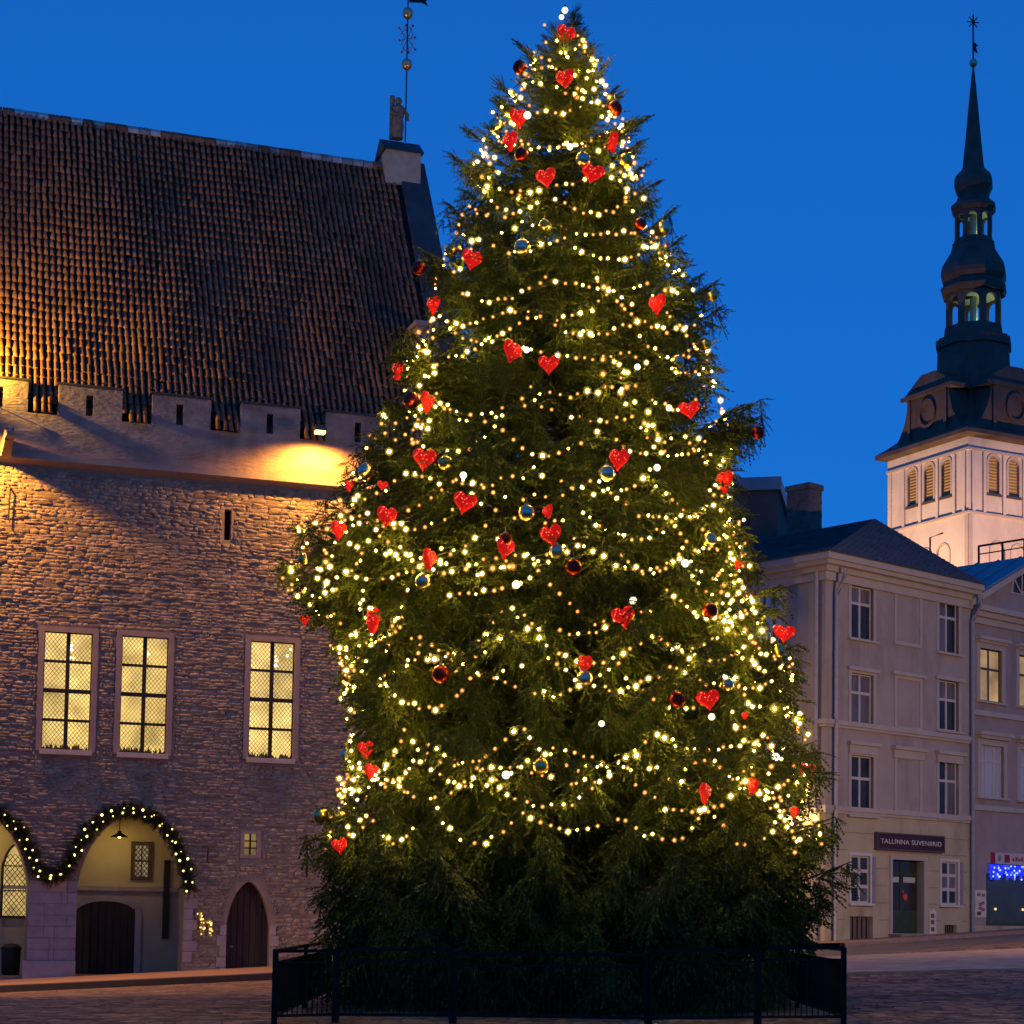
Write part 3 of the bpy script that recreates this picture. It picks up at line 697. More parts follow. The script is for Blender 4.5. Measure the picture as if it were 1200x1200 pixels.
def bulb_mesh(name, material, cap=None, k=1.0):  # cap is the halo shell added round the bulb
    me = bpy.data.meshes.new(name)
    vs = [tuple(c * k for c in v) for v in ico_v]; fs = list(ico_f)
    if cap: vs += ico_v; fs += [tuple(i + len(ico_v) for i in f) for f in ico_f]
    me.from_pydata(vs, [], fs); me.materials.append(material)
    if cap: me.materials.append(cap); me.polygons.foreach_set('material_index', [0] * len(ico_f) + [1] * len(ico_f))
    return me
HALO_Y = halo_shell('warm_bulb_halo', (1.0, .62, .08), 1.5, .16)
HALO_A = halo_shell('amber_bulb_halo', (1.0, .42, .06), 1.1, .16)
B_AMB = bulb_mesh('amber_bulb', glow('amber_bulb_light', (1.0, .33, .09), 3.2, .3), HALO_A, .52)
B_WRM = bulb_mesh('warm_bulb', glow('warm_bulb_light', (1.0, .64, .06), 165, .6), HALO_Y, .43)
B_GAR = bulb_mesh('garland_bulb', glow('garland_bulb_light', (1.0, .78, .22), 3.2, .5))

# garland round the arches
gp = [(-150, 1030), (-120, 990), (-80, 962), (-30, 946), (0, 953), (20, 970), (36, 1000), (44, 1022), (60, 1029), (77, 1022), (88, 998), (104, 972), (125, 955), (150, 948), (176, 956), (198, 976), (211, 1002), (219, 1026), (223, 1044)]
GP = np.array([[TH.front(a, b, -.16)[0], -.16, TH.front(a, b, -.16)[1]] for a, b in gp])
def resample(P, step):
    d = np.r_[0, np.cumsum(np.linalg.norm(np.diff(P, axis=0), axis=1))]; t = np.arange(0, d[-1], step)
    return np.stack([np.interp(t, d, P[:, i]) for i in range(3)], 1)
gr = resample(GP, .05); tan = np.gradient(gr, axis=0)
ga = empty('arch_garland', TH.o, TH.a, 'evergreen garland with small lights following the town hall arches', 'garland')
MB().tube([tuple(p) for p in gr[::4]], .10, 8).build('core', mat('garland_core', (.02, .025, .012), .9), ga)
n = len(gr); k = 7
ii = np.repeat(np.arange(n), k); pos = gr[ii] + rng.normal(0, .03, (n * k, 3)); q = rng.uniform(0, 2 * np.pi, n * k)
tn = tan[ii] / np.linalg.norm(tan[ii], axis=1, keepdims=True); side = np.cross(tn, [0, 1, 0])
xd = tn * rng.uniform(-.9, .9, (n * k, 1)) + side * np.cos(q)[:, None] - np.array([0, 1, 0]) * np.abs(np.sin(q))[:, None]
v, f = assemble(pos, xd, rng.normal(0, 1, (n * k, 3)), rng.uniform(.26, .40, n * k), rng.integers(0, 6, n * k))
GREEN = mat('spruce_needles', (.066, .086, .013), .65, .35, .8, island=.45, spec=.2)
link('greenery', big_mesh('greenery', v, f, mat('garland_needles', (.03, .035, .012), .7, .3, 2, island=.4)), ga)['kind'] = 'stuff'
gb = resample(GP, .17)
for i, p in enumerate(gb):
    s = -1 if i % 2 else 1; t_ = tan[min(i * 3, n - 1)]
    off = np.array([-t_[2], 0, t_[0]]); off = off / np.linalg.norm(off) * random.uniform(.03, .2) * s
    r = random.uniform(.022, .048)
    link('bulb', B_GAR, ga, (p[0] + off[0], -.16 - random.uniform(.16, .26), p[2] + off[2]), None, (r, r, r))

# golden light figure beside the door
x, z = TH.front(239, 1085); dw = TH.world(x, -.08, z)
de = empty('light_figure', dw, TH.a, 'small golden deer light figure on the wall beside the pointed door', 'light figure')
b = MB(); path = [(-.22, -.05, .42), (-.16, -.05, .22), (.0, -.05, .12), (.18, -.05, .12), (.2, -.05, -.25)]
b.tube([(-.26, -.05, .40), (-.16, -.05, .42), (-.15, -.05, .2), (0, -.05, .12), (.2, -.05, .13), (.22, -.05, 0)], [.03, .05, .06, .08, .09, .06], 7)
for lx in (-.12, -.04, .14, .21): b.tube([(lx, -.05, .08), (lx + .01, -.05, -.12), (lx, -.05, -.3)], [.045, .025, .02], 6)
for s in (-1, 1): b.tube([(-.16, -.05, .44), (-.16 + .09 * s, -.05, .62), (-.16 + .05 * s, -.05, .75)], .016, 5)
b.build('wire_frame', mat('gold_wire', (.4, .28, .08), .5, metal=.5), de)
for i in range(34):
    p = random.choice([(-.2, .41), (-.15, .3), (-.14, .2), (-.05, .13), (.05, .12), (.15, .12), (.2, .1), (-.12, -.05), (-.04, -.08), (.14, -.1), (.21, -.15), (-.12, -.25), (.2, -.27)])
    r = random.uniform(.02, .036); link('bulb', bpy.data.meshes.get('amber_dot') or bulb_mesh('amber_dot', glow('figure_bulb', (1, .68, .2), 1.6, .5)), de, (p[0] + random.gauss(0, .03), -.12, p[1] + random.gauss(0, .03)), None, (r, r, r))

# litter bin in left arch
x, z = TH.front(12, 1145, 1.2)
bn = empty('litter_bin', TH.world(x, 1.2, zfl - .05), TH.a, 'dark litter bin standing beside the arcade pier', 'bin')
MB().lathe([(.24, 0), (.28, .06), (.30, .8), (.27, .82), (.26, .5)], 14).build('body', IRON, bn, True); MB().lathe([(.32, .80), (.32, .88), (.2, .98), (.02, 1.0)], 14).build('lid', IRON, bn, True)

# ================================================================== RIGHT-HAND HOUSES
P = at_depth(966, 1098, 66.0); P[2] = ground(P[0], P[1])
HB = Frame(P, R_(41.7))
hs = empty('corner_house', HB.o, HB.a, 'grey three storey corner house with hipped slate roof and a shop door', 'house')
hx1 = HB.front(1138, 900)[0]
HD = 16.0
def hrect(x0, x1, y0, y1, off=0.0):
    xc = (x0 + x1) / 2; yc = (y0 + y1) / 2
    return HB.front(x0, yc, off)[0], HB.front(x1, yc, off)[0], HB.front(xc, y1, off)[1], HB.front(xc, y0, off)[1]
ztop = HB.front(968, 655)[1]; zstr1 = HB.front(968, 848)[1]; zstr2 = HB.front(968, 949)[1]
def window(parent, x0, x1, z0, z1, cols, bars, rec=.16, casing=.16, fm=None, pm=None, cm=None, mp=None, sill=True, shutter=False, bar=.05):
    """casing > panes, glazing bars, sill.  bars: fractions of the height where a transom sits"""
    f = MB().slab(rect(x0 - casing, x1 + casing, z0 - .02, z1 + casing), [rect(x0, x1, z0, z1)], -.035, rec + .06).build('window', cm or PLT, parent, mp=mp)
    xs = [x0 + (x1 - x0) * i / cols for i in range(cols + 1)]; zs = [z0] + [z0 + (z1 - z0) * q for q in bars] + [z1]
    hl = [rect(a + bar, b - bar, c + bar, d - bar) for a, b in zip(xs, xs[1:]) for c, d in zip(zs, zs[1:])]
    MB().slab(rect(x0, x1, z0, z1), hl, rec - .05, rec).build('sash', fm or WHITE, f, mp=mp)
    for a, b in zip(xs, xs[1:]):
        for c, d in zip(zs, zs[1:]): MB().box(a + bar, b - bar, rec - .02, rec - .005, c + bar, d - bar).build('pane', pm or (random.choice((NETC, NETC, GLASS)) if d == zs[-1] else random.choice((GLASS, GLASS, GLASS, NETC))), f, mp=mp)
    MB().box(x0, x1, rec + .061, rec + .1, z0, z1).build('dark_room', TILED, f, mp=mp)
    if sill: MB().box(x0 - casing - .05, x1 + casing + .05, -.14, .0, z0 - .10, z0 - .022).build('sill', cm or PLT, f, mp=mp)
    return f
ROWS = [(688, 749, [.68]), (790, 848, [.62]), (886, 955, [.62])]
C1, C2, C3 = (997, 1023), (1049, 1078), (1100, 1123)
fronts = []
for k, cpx in enumerate((C1, C3)):
    dy = 0 if k == 0 else 20
    for (y0, y1, bars), ddy in zip(ROWS, (16, 8, 3)):
        yy = 0 if k == 0 else ddy
        fronts.append((hrect(cpx[0], cpx[1], y0 + yy, y1 + yy), bars))
gws = [(hrect(997, 1019, 1003, 1058), [.35, .68]), (hrect(1103, 1122, 1010, 1060), [.35, .68])]
dx0, dx1, dz0, dz1 = hrect(1045, 1082, 1008, 1094)
cel = [hrect(996, 1023, 1074, 1103), hrect(1107, 1121, 1084, 1098)]
dz0 = max(dz0, .05)
hl = [rect(*r) for r, _ in fronts + gws] + [rect(dx0, dx1, dz0, dz1)] + [rect(*c) for c in cel]
hl = [[(p[0], max(p[1], -1.0)) for p in h] for h in hl]
# ground floor plaster is tinted warm for the low lamp wash; upper walls stay grey
up_h = [rect(*r) for r, _ in fronts]; lo_h = [h for h in hl if h not in up_h]
MB().slab(rect(0, hx1, zstr2, ztop), up_h, 0, .35).build('wall', PLG, hs)
MB().slab(rect(0, hx1, -1.6, zstr2 - .002), lo_h, 0.0, .35).build('ground_floor_wall', PLY, hs)
LW = HB.side(918, 705)[0]; 
swin = (HB.side(916, 712)[0], HB.side(882, 712)[0], HB.side(900, 752)[1], HB.side(900, 686)[1])
MB().slab(rect(.352, HD, zstr2, ztop), [rect(*swin)], 0.001, .3).build('wall', PLG, hs, mp=SWAP)
MB().box(.0, .35, .35, .352, -1.6, ztop)
MB().slab(rect(.352, HD, -1.6, zstr2 - .002), [], 0.001, .3).build('ground_floor_wall', PLY, hs, mp=SWAP)
MB().box(.3, hx1, HD - .3, HD, -1.6, ztop).build('rear_wall', PLG, hs)
MB().box(hx1 - .3, hx1, .35, HD - .3, -1.6, ztop).build('party_wall', PLG, hs)
for i, (r, bars) in enumerate(fronts): window(hs, *r, 2, bars, cm=PLT)
for r, bars in gws:
    f = window(hs, *r, 2, bars, rec=.10, casing=.12, cm=mat('pale_casing', (.52, .49, .47), .8, .1), bar=.06)
    MB().box(r[1] + .14, r[1] + .32, -.05, -.02, r[2], r[3]).build('shutter', mat('grey_shutter', (.24, .22, .26), .8, .1), f)
window(hs, *swin, 3, [.5], mp=SWAP, cm=PLT, pm=mat('lilac_curtain', (.70, .66, .72), .5, .3, 1.0, stretch=(1, 8, .3)), fm=mat('dark_brown_sash', (.09, .07, .07), .6))
for (y0, y1), sh in zip(((697, 753), (797, 852), (890, 950)), (0, 0, 0)):   # blind windows
    r = hrect(1050, 1077, y0, y1)
    f = MB().slab(rect(r[0] - .14, r[1] + .14, r[2] - .14, r[3] + .14), [rect(r[0], r[1], r[2], r[3])], -.05, .02).build('blind_window', PLT, hs)
    MB().box(r[0], r[1], -.012, -.003, r[2], r[3]).build('panel', PLG, f)
for cpx, y in ((C1, 870), (C2, 876), (C3, 881), (C1, 783), (C2, 789), (C3, 794)):      # hood mouldings over the windows
    r = hrect(cpx[0] - 5, cpx[1] + 5, y, y + 4)
    big_ = y > 860
    b = MB().box(r[0], r[1], -.22 if big_ else -.14, -.002, r[2], r[3])
    if big_: b.box(r[0] + .08, r[1] - .08, -.10, -.003, r[2] - .30, r[2] - .002)
    b.build('hood_mould', PLT, hs)
for zz, d in ((zstr1, .16), (zstr2, .13)):
    MB().box(-d, hx1, -d, -.001, zz, zz + .17).box(-d * .6, hx1, -d * .6, -.0012, zz - .1, zz - .002).build('string_course', PLT, hs)
    MB().box(.0, HD, -d, -.001, zz, zz + .17).box(.0, HD, -d * .6, -.0012, zz - .1, zz - .002).build('string_course', PLT, hs, mp=SWAP)
for q, (d, a, b_) in enumerate(((.12, -.75, -.45), (.25, -.448, -.25), (.5, -.248, -.1), (.62, -.098, .12))):  # stepped cornice
    MB().box(-d, hx1, -d, -.002, ztop + a, ztop + b_).build('cornice', PLT, hs)
    MB().box(0.0, HD, -d, -.002, ztop + a, ztop + b_).build('cornice', PLT, hs, mp=SWAP)
# rustication joints on the ground floor
zj = .9
while zj < zstr2 - .5:
    cuts_ = sorted([(min(p[0] for p in h_) - .2, max(p[0] for p in h_) + .35) for h_ in lo_h if min(p[1] for p in h_) - .1 < zj < max(p[1] for p in h_) + .2]); xa_ = .6
    for a_, b_ in cuts_ + [(hx1 - .3, hx1)]:
        if a_ > xa_ + .1: MB().box(xa_, a_, -.012, -.003, zj, zj + .03).build('plaster_joint', mat('joint_shadow', (.26, .22, .18), .9), hs)
        xa_ = max(xa_, b_)
    zj += .62
# hipped roof
ov = .68; e0, e1 = -ov, hx1 + .05
ridge_z = HB.front(1025, 608, HD * .42)[1]; rx = HB.front(1025, 608, HD * .42)[0]
zE = ztop + .12
rv = [(e0, -ov, zE), (e1, -ov, zE), (e1, HD, zE), (e0, HD, zE), (rx, HD * .42, ridge_z), (rx, HD * .7, ridge_z)]
MB().add(rv, [(0,1,4), (1,2,5,4), (2,3,5), (3,0,4,5), (0,3,2,1)]).build('roof', SLATE, hs)
# slate courses: real steps on the two visible slopes
def slates(name, A, B, C, D, rows, parent):
    A, B, C, D = map(lambda p: np.array(p, float), (A, B, C, D)); nrm = np.cross(B - A, D - A); nrm /= np.linalg.norm(nrm)
    if nrm[2] < 0: nrm = -nrm
    Vv = []; Fv = []
    for r in range(rows):
        t0, t1 = r / rows, min(1, (r + 1.15) / rows); L0, R0, L1, R1 = A + (D - A) * t0, B + (C - B) * t0, A + (D - A) * t1, B + (C - B) * t1
        n = max(1, int(np.linalg.norm(R0 - L0) / .34)); o_ = .5 * (r % 2)
        for i in range(n):
            a, b = (i + .02) / n, (i + .96) / n; h = nrm * random.uniform(.025, .05); bI = len(Vv)
            Vv += [L0 + (R0 - L0) * a + h, L0 + (R0 - L0) * b + h, L1 + (R1 - L1) * b + nrm * .008, L1 + (R1 - L1) * a + nrm * .008, L0 + (R0 - L0) * a, L0 + (R0 - L0) * b]
            Fv += [(bI, bI+1, bI+2), (bI, bI+2, bI+3), (bI+4, bI+5, bI+1), (bI+4, bI+1, bI)]
    link(name, big_mesh(name, np.array(Vv), np.array(Fv), SLATE), parent)['kind'] = 'stuff'
slates('slate_courses', rv[0], rv[1], rv[4], rv[4], 26, hs); slates('slate_courses', rv[3], rv[0], rv[4], rv[5], 26, hs)
# door
dr = MB().slab(rect(dx0 - .14, dx1 + .14, dz0 - .02, dz1 + .14), [rect(dx0, dx1, dz0, dz1)], -.05, .3).build('door', PLT, hs)
DG = mat('dark_green_door', (.035, .055, .03), .5, .2, 3)
xm = dx0 + (dx1 - dx0) * .48
MB().box(xm - .05, xm + .05, .28, .33, dz0, dz1).box(dx0, dx0 + .06, .28, .33, dz0, dz1).box(dx1 - .06, dx1, .28, .33, dz0, dz1).box(dx0, dx1, .282, .328, dz0 + .02, dz0 + .85).box(dx0, dx1, .281, .329, dz1 - .55, dz1 - .45).build('leaf', DG, dr)
for a, b_ in ((dx0 + .06, xm - .05), (xm + .05, dx1 - .06)):
    MB().box(a, b_, .30, .31, dz0 + .85, dz1 - .55).build('pane', GLASS, dr); MB().box(a, b_, .30, .31, dz1 - .45, dz1).build('pane', GLASS, dr)
    MB().box(a + .08, b_ - .08, .272, .279, dz1 - .82, dz1 - .62).build('notice', mat('pale_paper', (.45, .45, .4), .8, .1), dr)
for q in (.45, .60, .68): MB().box(dx0 + .12, dx0 + .26, .272, .279, dz0 + (dz1-dz0) * q, dz0 + (dz1-dz0) * q + .12).build('notice', MATS['pale_paper'], dr)
MB().tube([(xm + .25, .26, dz0 + 1.35), (xm + .25, .30, dz0 + 1.35)], .13, 14).build('round_sticker', mat('red_sticker', (.6, .08, .06), .6), dr)
MB().tube([(xm + .1, .26, dz0 + 1.55), (xm + .1, .30, dz0 + 1.55)], .06, 12).build('round_sticker', MATS['red_sticker'], dr)
MB().box(dx0 - .2, dx1 + .2, -.55, -.002, -.6, dz0 - .02).build('doorstep', KERB, dr)
for c in cel:
    f = MB().box(c[0], c[1], .12, .16, max(c[2], -.3), c[3]).build('cellar_hatch', mat('cellar_board', (.13, .10, .085), .85, .2, 4), hs)
    for q in (.2, .4, .6, .8): MB().box(c[0] + (c[1]-c[0]) * q - .012, c[0] + (c[1]-c[0]) * q + .012, .07, .1, max(c[2], -.3), c[3]).build('bar', IRON, f)
# downpipes
def downpipe(fr, x, ztop_, label_part, parent, y=-.16):
    b = MB().tube([(x, -.55, ztop_ - .05), (x, -.5, ztop_ - .35), (x, y, ztop_ - .95), (x, y, .15), (x, y - .12, .02)], .075, 8)
    o = b.build('downpipe', mat('zinc_pipe', (.30, .28, .31), .55, .15, 5, metal=.3), parent, True)
    zz = 1.5
    while zz < ztop_ - 1: MB().tube([(x, y, zz), (x, y, zz + .06)], .1, 8).build('clip', MATS['zinc_pipe'], o); zz += 2.2
downpipe(HB, .42, ztop - .3, '', hs); downpipe(HB, hx1 - .12, ztop - .3, '', hs)
b = MB().tube([(-.16, .3, ztop - .35), (-.16, .3, .15)], .08, 8).build('downpipe', MATS['zinc_pipe'], hs, True)
# chimney on the roof
cy_ = HD * .62
cx0 = HB.front(924, 600, cy_)[0]; cxm = HB.front(948, 600, cy_)[0]; cz1 = HB.front(940, 563, cy_)[1]
ch = empty('chimney', (0, 0, 0), 0, parent=hs)
ys0, ys1 = cy_, cy_ + 1.9
x_c = HB.front(948, 600, cy_)[0]; wd = HB.front(963, 600, cy_)[0] - x_c
# the near corner of the stack shows at pixel 948: left face runs back, right face runs along the front
MB().box(x_c, x_c + max(.7, wd), cy_, cy_ + 1.25, zE + .4, cz1 - .25).build('stack', BRICK, ch)
MB().box(x_c - .06, x_c + max(.7, wd) + .06, cy_ - .06, cy_ + 1.31, cz1 - .248, cz1).build('cap', BRICK, ch)
rn = random.Random(3); zq = zE + .45; r = 0
while zq < cz1 - .4:
    yy = cy_ + (.13 if r % 2 else 0)
    while yy < cy_ + 1.2:
        L = min(.24, cy_ + 1.24 - yy)
        MB().box(x_c - rn.uniform(.005, .03), x_c - .001, yy + .01, yy + L - .01, zq + .01, zq + .095).build('brick', BRICK, ch); yy += .25
    xx = x_c + (.13 if r % 2 else .01)
    while xx < x_c + max(.7, wd) - .1:
        MB().box(xx + .01, min(xx + .23, x_c + max(.7, wd)) - .01, cy_ - rn.uniform(.005, .03), cy_ - .001, zq + .01, zq + .095).build('brick', BRICK, ch); xx += .25
    zq += .21 if False else .105; r += 1
hs_extra = None

# sign
def text_mesh(name, txt, size, material, ext=.008):
    c = bpy.data.curves.new(name, 'FONT'); c.body = txt; c.size = size; c.extrude = ext; c.align_x = 'CENTER'; c.align_y = 'CENTER'; c.space_character = 1.12
    o = bpy.data.objects.new(name, c); COL.objects.link(o); dg = bpy.context.evaluated_depsgraph_get()
    me = bpy.data.meshes.new_from_object(o.evaluated_get(dg)); bpy.data.objects.remove(o); me.materials.clear(); me.materials.append(material); return me
r = hrect(1025, 1102, 979, 996)
sg = empty('shop_sign', HB.world((r[0] + r[1]) / 2, -.1, (r[2] + r[3]) / 2), HB.a, 'dark shop sign with pale capital letters above the corner house door', 'sign')
hw, hh = (r[1] - r[0]) / 2, (r[3] - r[2]) / 2
MB().box(-hw, hw, -.05, .095, -hh, hh).build('board', mat('maroon_sign_board', (.045, .018, .028), .6, .15, 3), sg)
MB().slab(rect(-hw - .05, hw + .05, -hh - .05, hh + .05), [rect(-hw, hw, -hh, hh)], -.08, .094).build('frame', mat('sign_frame', (.10, .07, .08), .6), sg)
tx = text_mesh('lettering', 'TALLINNA SUVENIIRID', hh * .92, mat('pale_lettering', (.62, .58, .60), .6, .05))
wt = max(v.co.x for v in tx.vertices) * 2
link('lettering', tx, sg, (0, -.062, -.01), (math.pi / 2, 0, 0), (hw * 1.84 / wt, 1, 1))
# posters on the wall
r = hrect(1088, 1097, 1065, 1098)
po = empty('poster', HB.world((r[0] + r[1]) / 2, -.012, (r[2] + r[3]) / 2), HB.a, 'torn paper poster on the wall below the right ground floor window', 'poster')
hw2, hh2 = (r[1]-r[0])/2, (r[3]-r[2])/2
MB().slab([(-hw2, -hh2), (hw2, -hh2 * .8), (hw2 * .9, 0), (hw2, hh2 * .7), (hw2 * .4, hh2), (-hw2, hh2 * .9), (-hw2 * .8, .1)], [], -.012, .004).build('paper', mat('poster_paper', (.55, .52, .46), .8, .2, 6), po)
for q in (-.6, -.1, .35): MB().box(-hw2 * .5, hw2 * .4, -.018, -.0125, hh2 * q, hh2 * (q + .3)).build('print', mat('poster_ink', (.12, .09, .08), .8), po)

# --------------------------------------------- townhouse at the right edge
th2x0 = hx1 + .02; th2x1 = HB.front(1290, 900)[0]
T2 = Frame(HB.world(th2x0, .12, 0), HB.a)
t2 = empty('townhouse', T2.o, T2.a, 'mauve townhouse with pediment and lit upper window at the right edge', 'house')
def trect(x0, x1, y0, y1, off=0.0):
    xc = (x0 + x1) / 2; yc = (y0 + y1) / 2
    return T2.front(x0, yc, off)[0], T2.front(x1, yc, off)[0], T2.front(xc, y1, off)[1], T2.front(xc, y0, off)[1]
tw = th2x1 - th2x0
tz = T2.front(1160, 716)[1]
wl = trect(1148, 1174, 761, 822); wd_ = trect(1149, 1176, 874, 934)
pitch_w = T2.front(1194, 790)[0] - T2.front(1148, 790)[0]
lits = [(wl[0] + k * pitch_w, wl[1] + k * pitch_w, wl[2], wl[3]) for k in range(3)]
mids = [(wd_[0] + k * pitch_w, wd_[1] + k * pitch_w, wd_[2], wd_[3]) for k in range(3)]
shop = trect(1156, 1260, 1026, 1082); shop = (shop[0], shop[1], trect(1156, 1200, 1030, 1082)[2], trect(1156, 1200, 1026, 1082)[3])
MB().slab(rect(0, tw, -1.6, tz), [rect(*r) for r in lits + mids + [shop]], 0, .35).build('wall', PLG2, t2)
MB().box(0, tw, 11.7, 12, -1.6, tz).build('rear_wall', PLG2, t2); MB().box(tw - .3, tw, .35, 11.7, -1.6, tz).build('side_wall', PLG2, t2)
LITW = lit_glass('lit_curtain_glass', (1, .62, .24), .38, .9)
BRN = mat('brown_sash', (.09, .06, .05), .6)
for i, r in enumerate(lits):
    f = window(t2, *r, 2, [.62], fm=BRN, pm=LITW, casing=.2, bar=.045)
    MB().box(r[0] - .3, r[1] + .3, -.28, -.002, r[3] + .30, r[3] + .42).box(r[0] - .2, r[1] + .2, -.16, -.003, r[3] + .2, r[3] + .298).build('hood_mould', PLT, f)
for i, r in enumerate(mids):
    f = window(t2, *r, 3, [.7], fm=WHITE, pm=CURT, casing=.22, bar=.045)
    MB().box(r[0] - .36, r[1] + .36, -.30, -.002, r[3] + .36, r[3] + .5).box(r[0] - .22, r[1] + .22, -.2, -.003, r[3] + .24, r[3] + .358).build('hood_mould', PLT, f)
for py, d in ((838, .12), (948, .1)):
    zz = T2.front(1165, py)[1]; MB().box(0, tw, -d, -.001, zz - .1, zz + .1).build('string_course', PLT, t2)
for d, a, b_ in ((.12, -.6, -.35), (.3, -.348, -.15), (.5, -.148, .06)): MB().box(0, tw, -d, -.002, tz + a, tz + b_).build('cornice', PLT, t2)
# pediment gable with half-round window
pc = tw * .5; zp0 = tz + .06; zp1 = T2.front(1200, 668)[1]; slope = (zp1 - zp0) / max(.5, T2.front(1200, 668)[0] - .0); zpk = zp0 + slope * pc
hx, hz = T2.front(1200, 697); fanr = abs(T2.front(1186, 700)[0] - hx)
fan = [(hx + fanr * math.cos(q), hz + fanr * 1.1 * math.sin(q)) for q in np.linspace(0, math.pi, 13)]
MB().slab([(0.02, zp0), (tw - .02, zp0), (pc, zpk)], [fan], .0, .3).build('pediment', PLG2, t2)
f = MB().slab([(hx + (p[0]-hx) * 1.18, hz - .06 + (p[1]-hz) * 1.2) for p in fan], [fan], -.05, .02).build('fan_window', PLT, t2)
MB().slab(fan, [], .12, .14).build('pane', GLASS, f)
b = MB()
for q in (math.pi * .25, math.pi * .5, math.pi * .75): b.tube([(hx, .09, hz), (hx + fanr * math.cos(q), .09, hz + fanr * 1.1 * math.sin(q))], .03, 5)
b.build('glazing_bars', WHITE, f)
for sgn in (0, 1):
    a = (0 - .3, zp0 - .1) if sgn == 0 else (tw + .3, zp0 - .1)
    dx = .0; b = MB().add([(a[0], -.4, a[1]), (pc, -.4, zpk + .02), (pc, -.4, zpk + .3), (a[0], -.4, a[1] + .28), (a[0], .35, a[1]), (pc, .35, zpk + .02), (pc, .35, zpk + .3), (a[0], .35, a[1] + .28)],
        [(0,1,2,3),(7,6,5,4),(0,4,5,1),(3,2,6,7),(0,3,7,4)]); b.build('raking_cornice', PLT, t2)
    b = MB().add([(a[0], -.5, a[1] + .30), (pc, -.5, zpk + .32), (pc, 12, zpk + .32), (a[0], 12, a[1] + .30)], [(0,1,2,3)]); b.build('roof', METALR, t2)
    for k in range(12):                          # standing seams
        y0 = -.4 + k * 1.05; s = 1 if sgn == 0 else -1
        MB().add([(a[0], y0, a[1] + .302), (pc, y0, zpk + .322), (pc, y0 + .04, zpk + .322), (a[0], y0 + .04, a[1] + .302), (a[0], y0 + .02, a[1] + .36), (pc, y0 + .02, zpk + .38)], [(0,1,5,4),(4,5,2,3)]).build('seam', METALR, t2)
# shop front
f = MB().slab(rect(shop[0] - .08, shop[1] + .08, shop[2] - .08, shop[3] + .05), [rect(*shop)], -.04, .2).build('shop_window', mat('dark_green_frame', (.05, .055, .05), .6), t2)
MB().box(shop[0], shop[1], .12, .14, shop[2], shop[3]).build('pane', mat('shop_glass', (.07, .075, .06), .25, .2, 1, spec=.5), f)
for q in (.12, .42): MB().ball((shop[0] + (shop[1]-shop[0]) * q, .10, shop[2] + .55), .05, 8, 5).build('display_lamp', glow('display_bulb', (1, .8, .3), 1.2), f)
MB().box(0, shop[0] - .1, -.05, -.004, -.9, T2.front(1150, 985)[1]).build('pilaster', PLG2, t2)
MB().box(0, tw, -.07, -.003, -1.0, shop[2] - .1).build('plinth', PLY, t2)
r = trect(1156, 1262, 1000, 1013); r = (r[0], r[1], trect(1156, 1200, 1000, 1013)[2], trect(1156, 1200, 1000, 1013)[3])
s2 = empty('shop_sign', T2.world(r[0], -.14, (r[2] + r[3]) / 2), T2.a, 'red and white shop fascia sign above the blue fairy lights', 'sign')
W2 = r[1] - r[0]; h2 = (r[3] - r[2]) / 2
MB().box(0, W2, -.04, .13, -h2, h2).build('board', mat('white_sign_board', (.48, .42, .42), .6, .08), s2)
RED = mat('red_sign_paint', (.28, .02, .035), .6, .1); 
MB().box(0, .32, -.048, -.041, -h2, h2).build('panel', RED, s2); MB().box(.95, 1.3, -.048, -.041, -h2 * .7, h2 * .7).build('panel', RED, s2)
MB().tube([(.62, -.048, 0), (.62, -.041, 0)], h2 * .55, 12).build('emblem', mat('grey_emblem', (.25, .2, .25), .7), s2)
for k in range(6): MB().box(1.5 + k * .2, 1.62 + k * .2, -.048, -.041, -h2 * .4, h2 * (.4 if k % 2 else .15)).build('letter_mark', RED, s2)
# blue fairy-light curtain
r = trect(1155, 1262, 1014, 1029); r = (r[0], r[1], trect(1155, 1200, 1014, 1029)[2], trect(1155, 1200, 1014, 1029)[3])
fl = empty('fairy_lights', T2.world(r[0], -.2, r[3]), T2.a, 'strip of blue fairy lights above the dark shop window', 'fairy lights')
B_BLU = bulb_mesh('blue_bulb', glow('blue_bulb_light', (.015, .03, 1.0), 1.6, .5)); B_BLW = bulb_mesh('pale_blue_bulb', glow('pale_blue_bulb_light', (.25, .38, 1.0), 2.2, .4))
MB().tube([(0, 0, 0), (r[1] - r[0], 0, 0)], .015, 5).build('wire', IRON, fl)
Hf = r[3] - r[2]; xx = 0; 
while xx < r[1] - r[0]:
    n = random.randint(4, 7)
    MB().tube([(xx, 0, 0), (xx, 0, -Hf * n / 6)], .006, 4).build('drop_wire', IRON, fl)
    for j in range(n):
        rr = random.uniform(.035, .05); link('bulb', B_BLW if random.random() < .16 else B_BLU, fl, (xx + random.uniform(-.03, .03), -.03, -Hf * (j + .5) / 6), None, (rr, rr, rr))
    xx += .085
r = trect(1141, 1154, 1043, 1075)
po = empty('poster', T2.world((r[0] + r[1]) / 2, -.06, (r[2] + r[3]) / 2), T2.a, 'pale patterned poster panel beside the dark shop window', 'poster')
hw2, hh2 = (r[1]-r[0])/2, (r[3]-r[2])/2
MB().box(-hw2, hw2, -.012, .008, -hh2, hh2).build('paper', MATS['poster_paper'], po)
for k in range(9): a, b_ = random.uniform(-.8, .2) * hw2, random.uniform(-.9, .6) * hh2; MB().box(a, a + hw2 * .6, -.018, -.0125, b_, b_ + hh2 * .22).build('print', mat('red_brown_ink', (.28, .12, .10), .8), po)

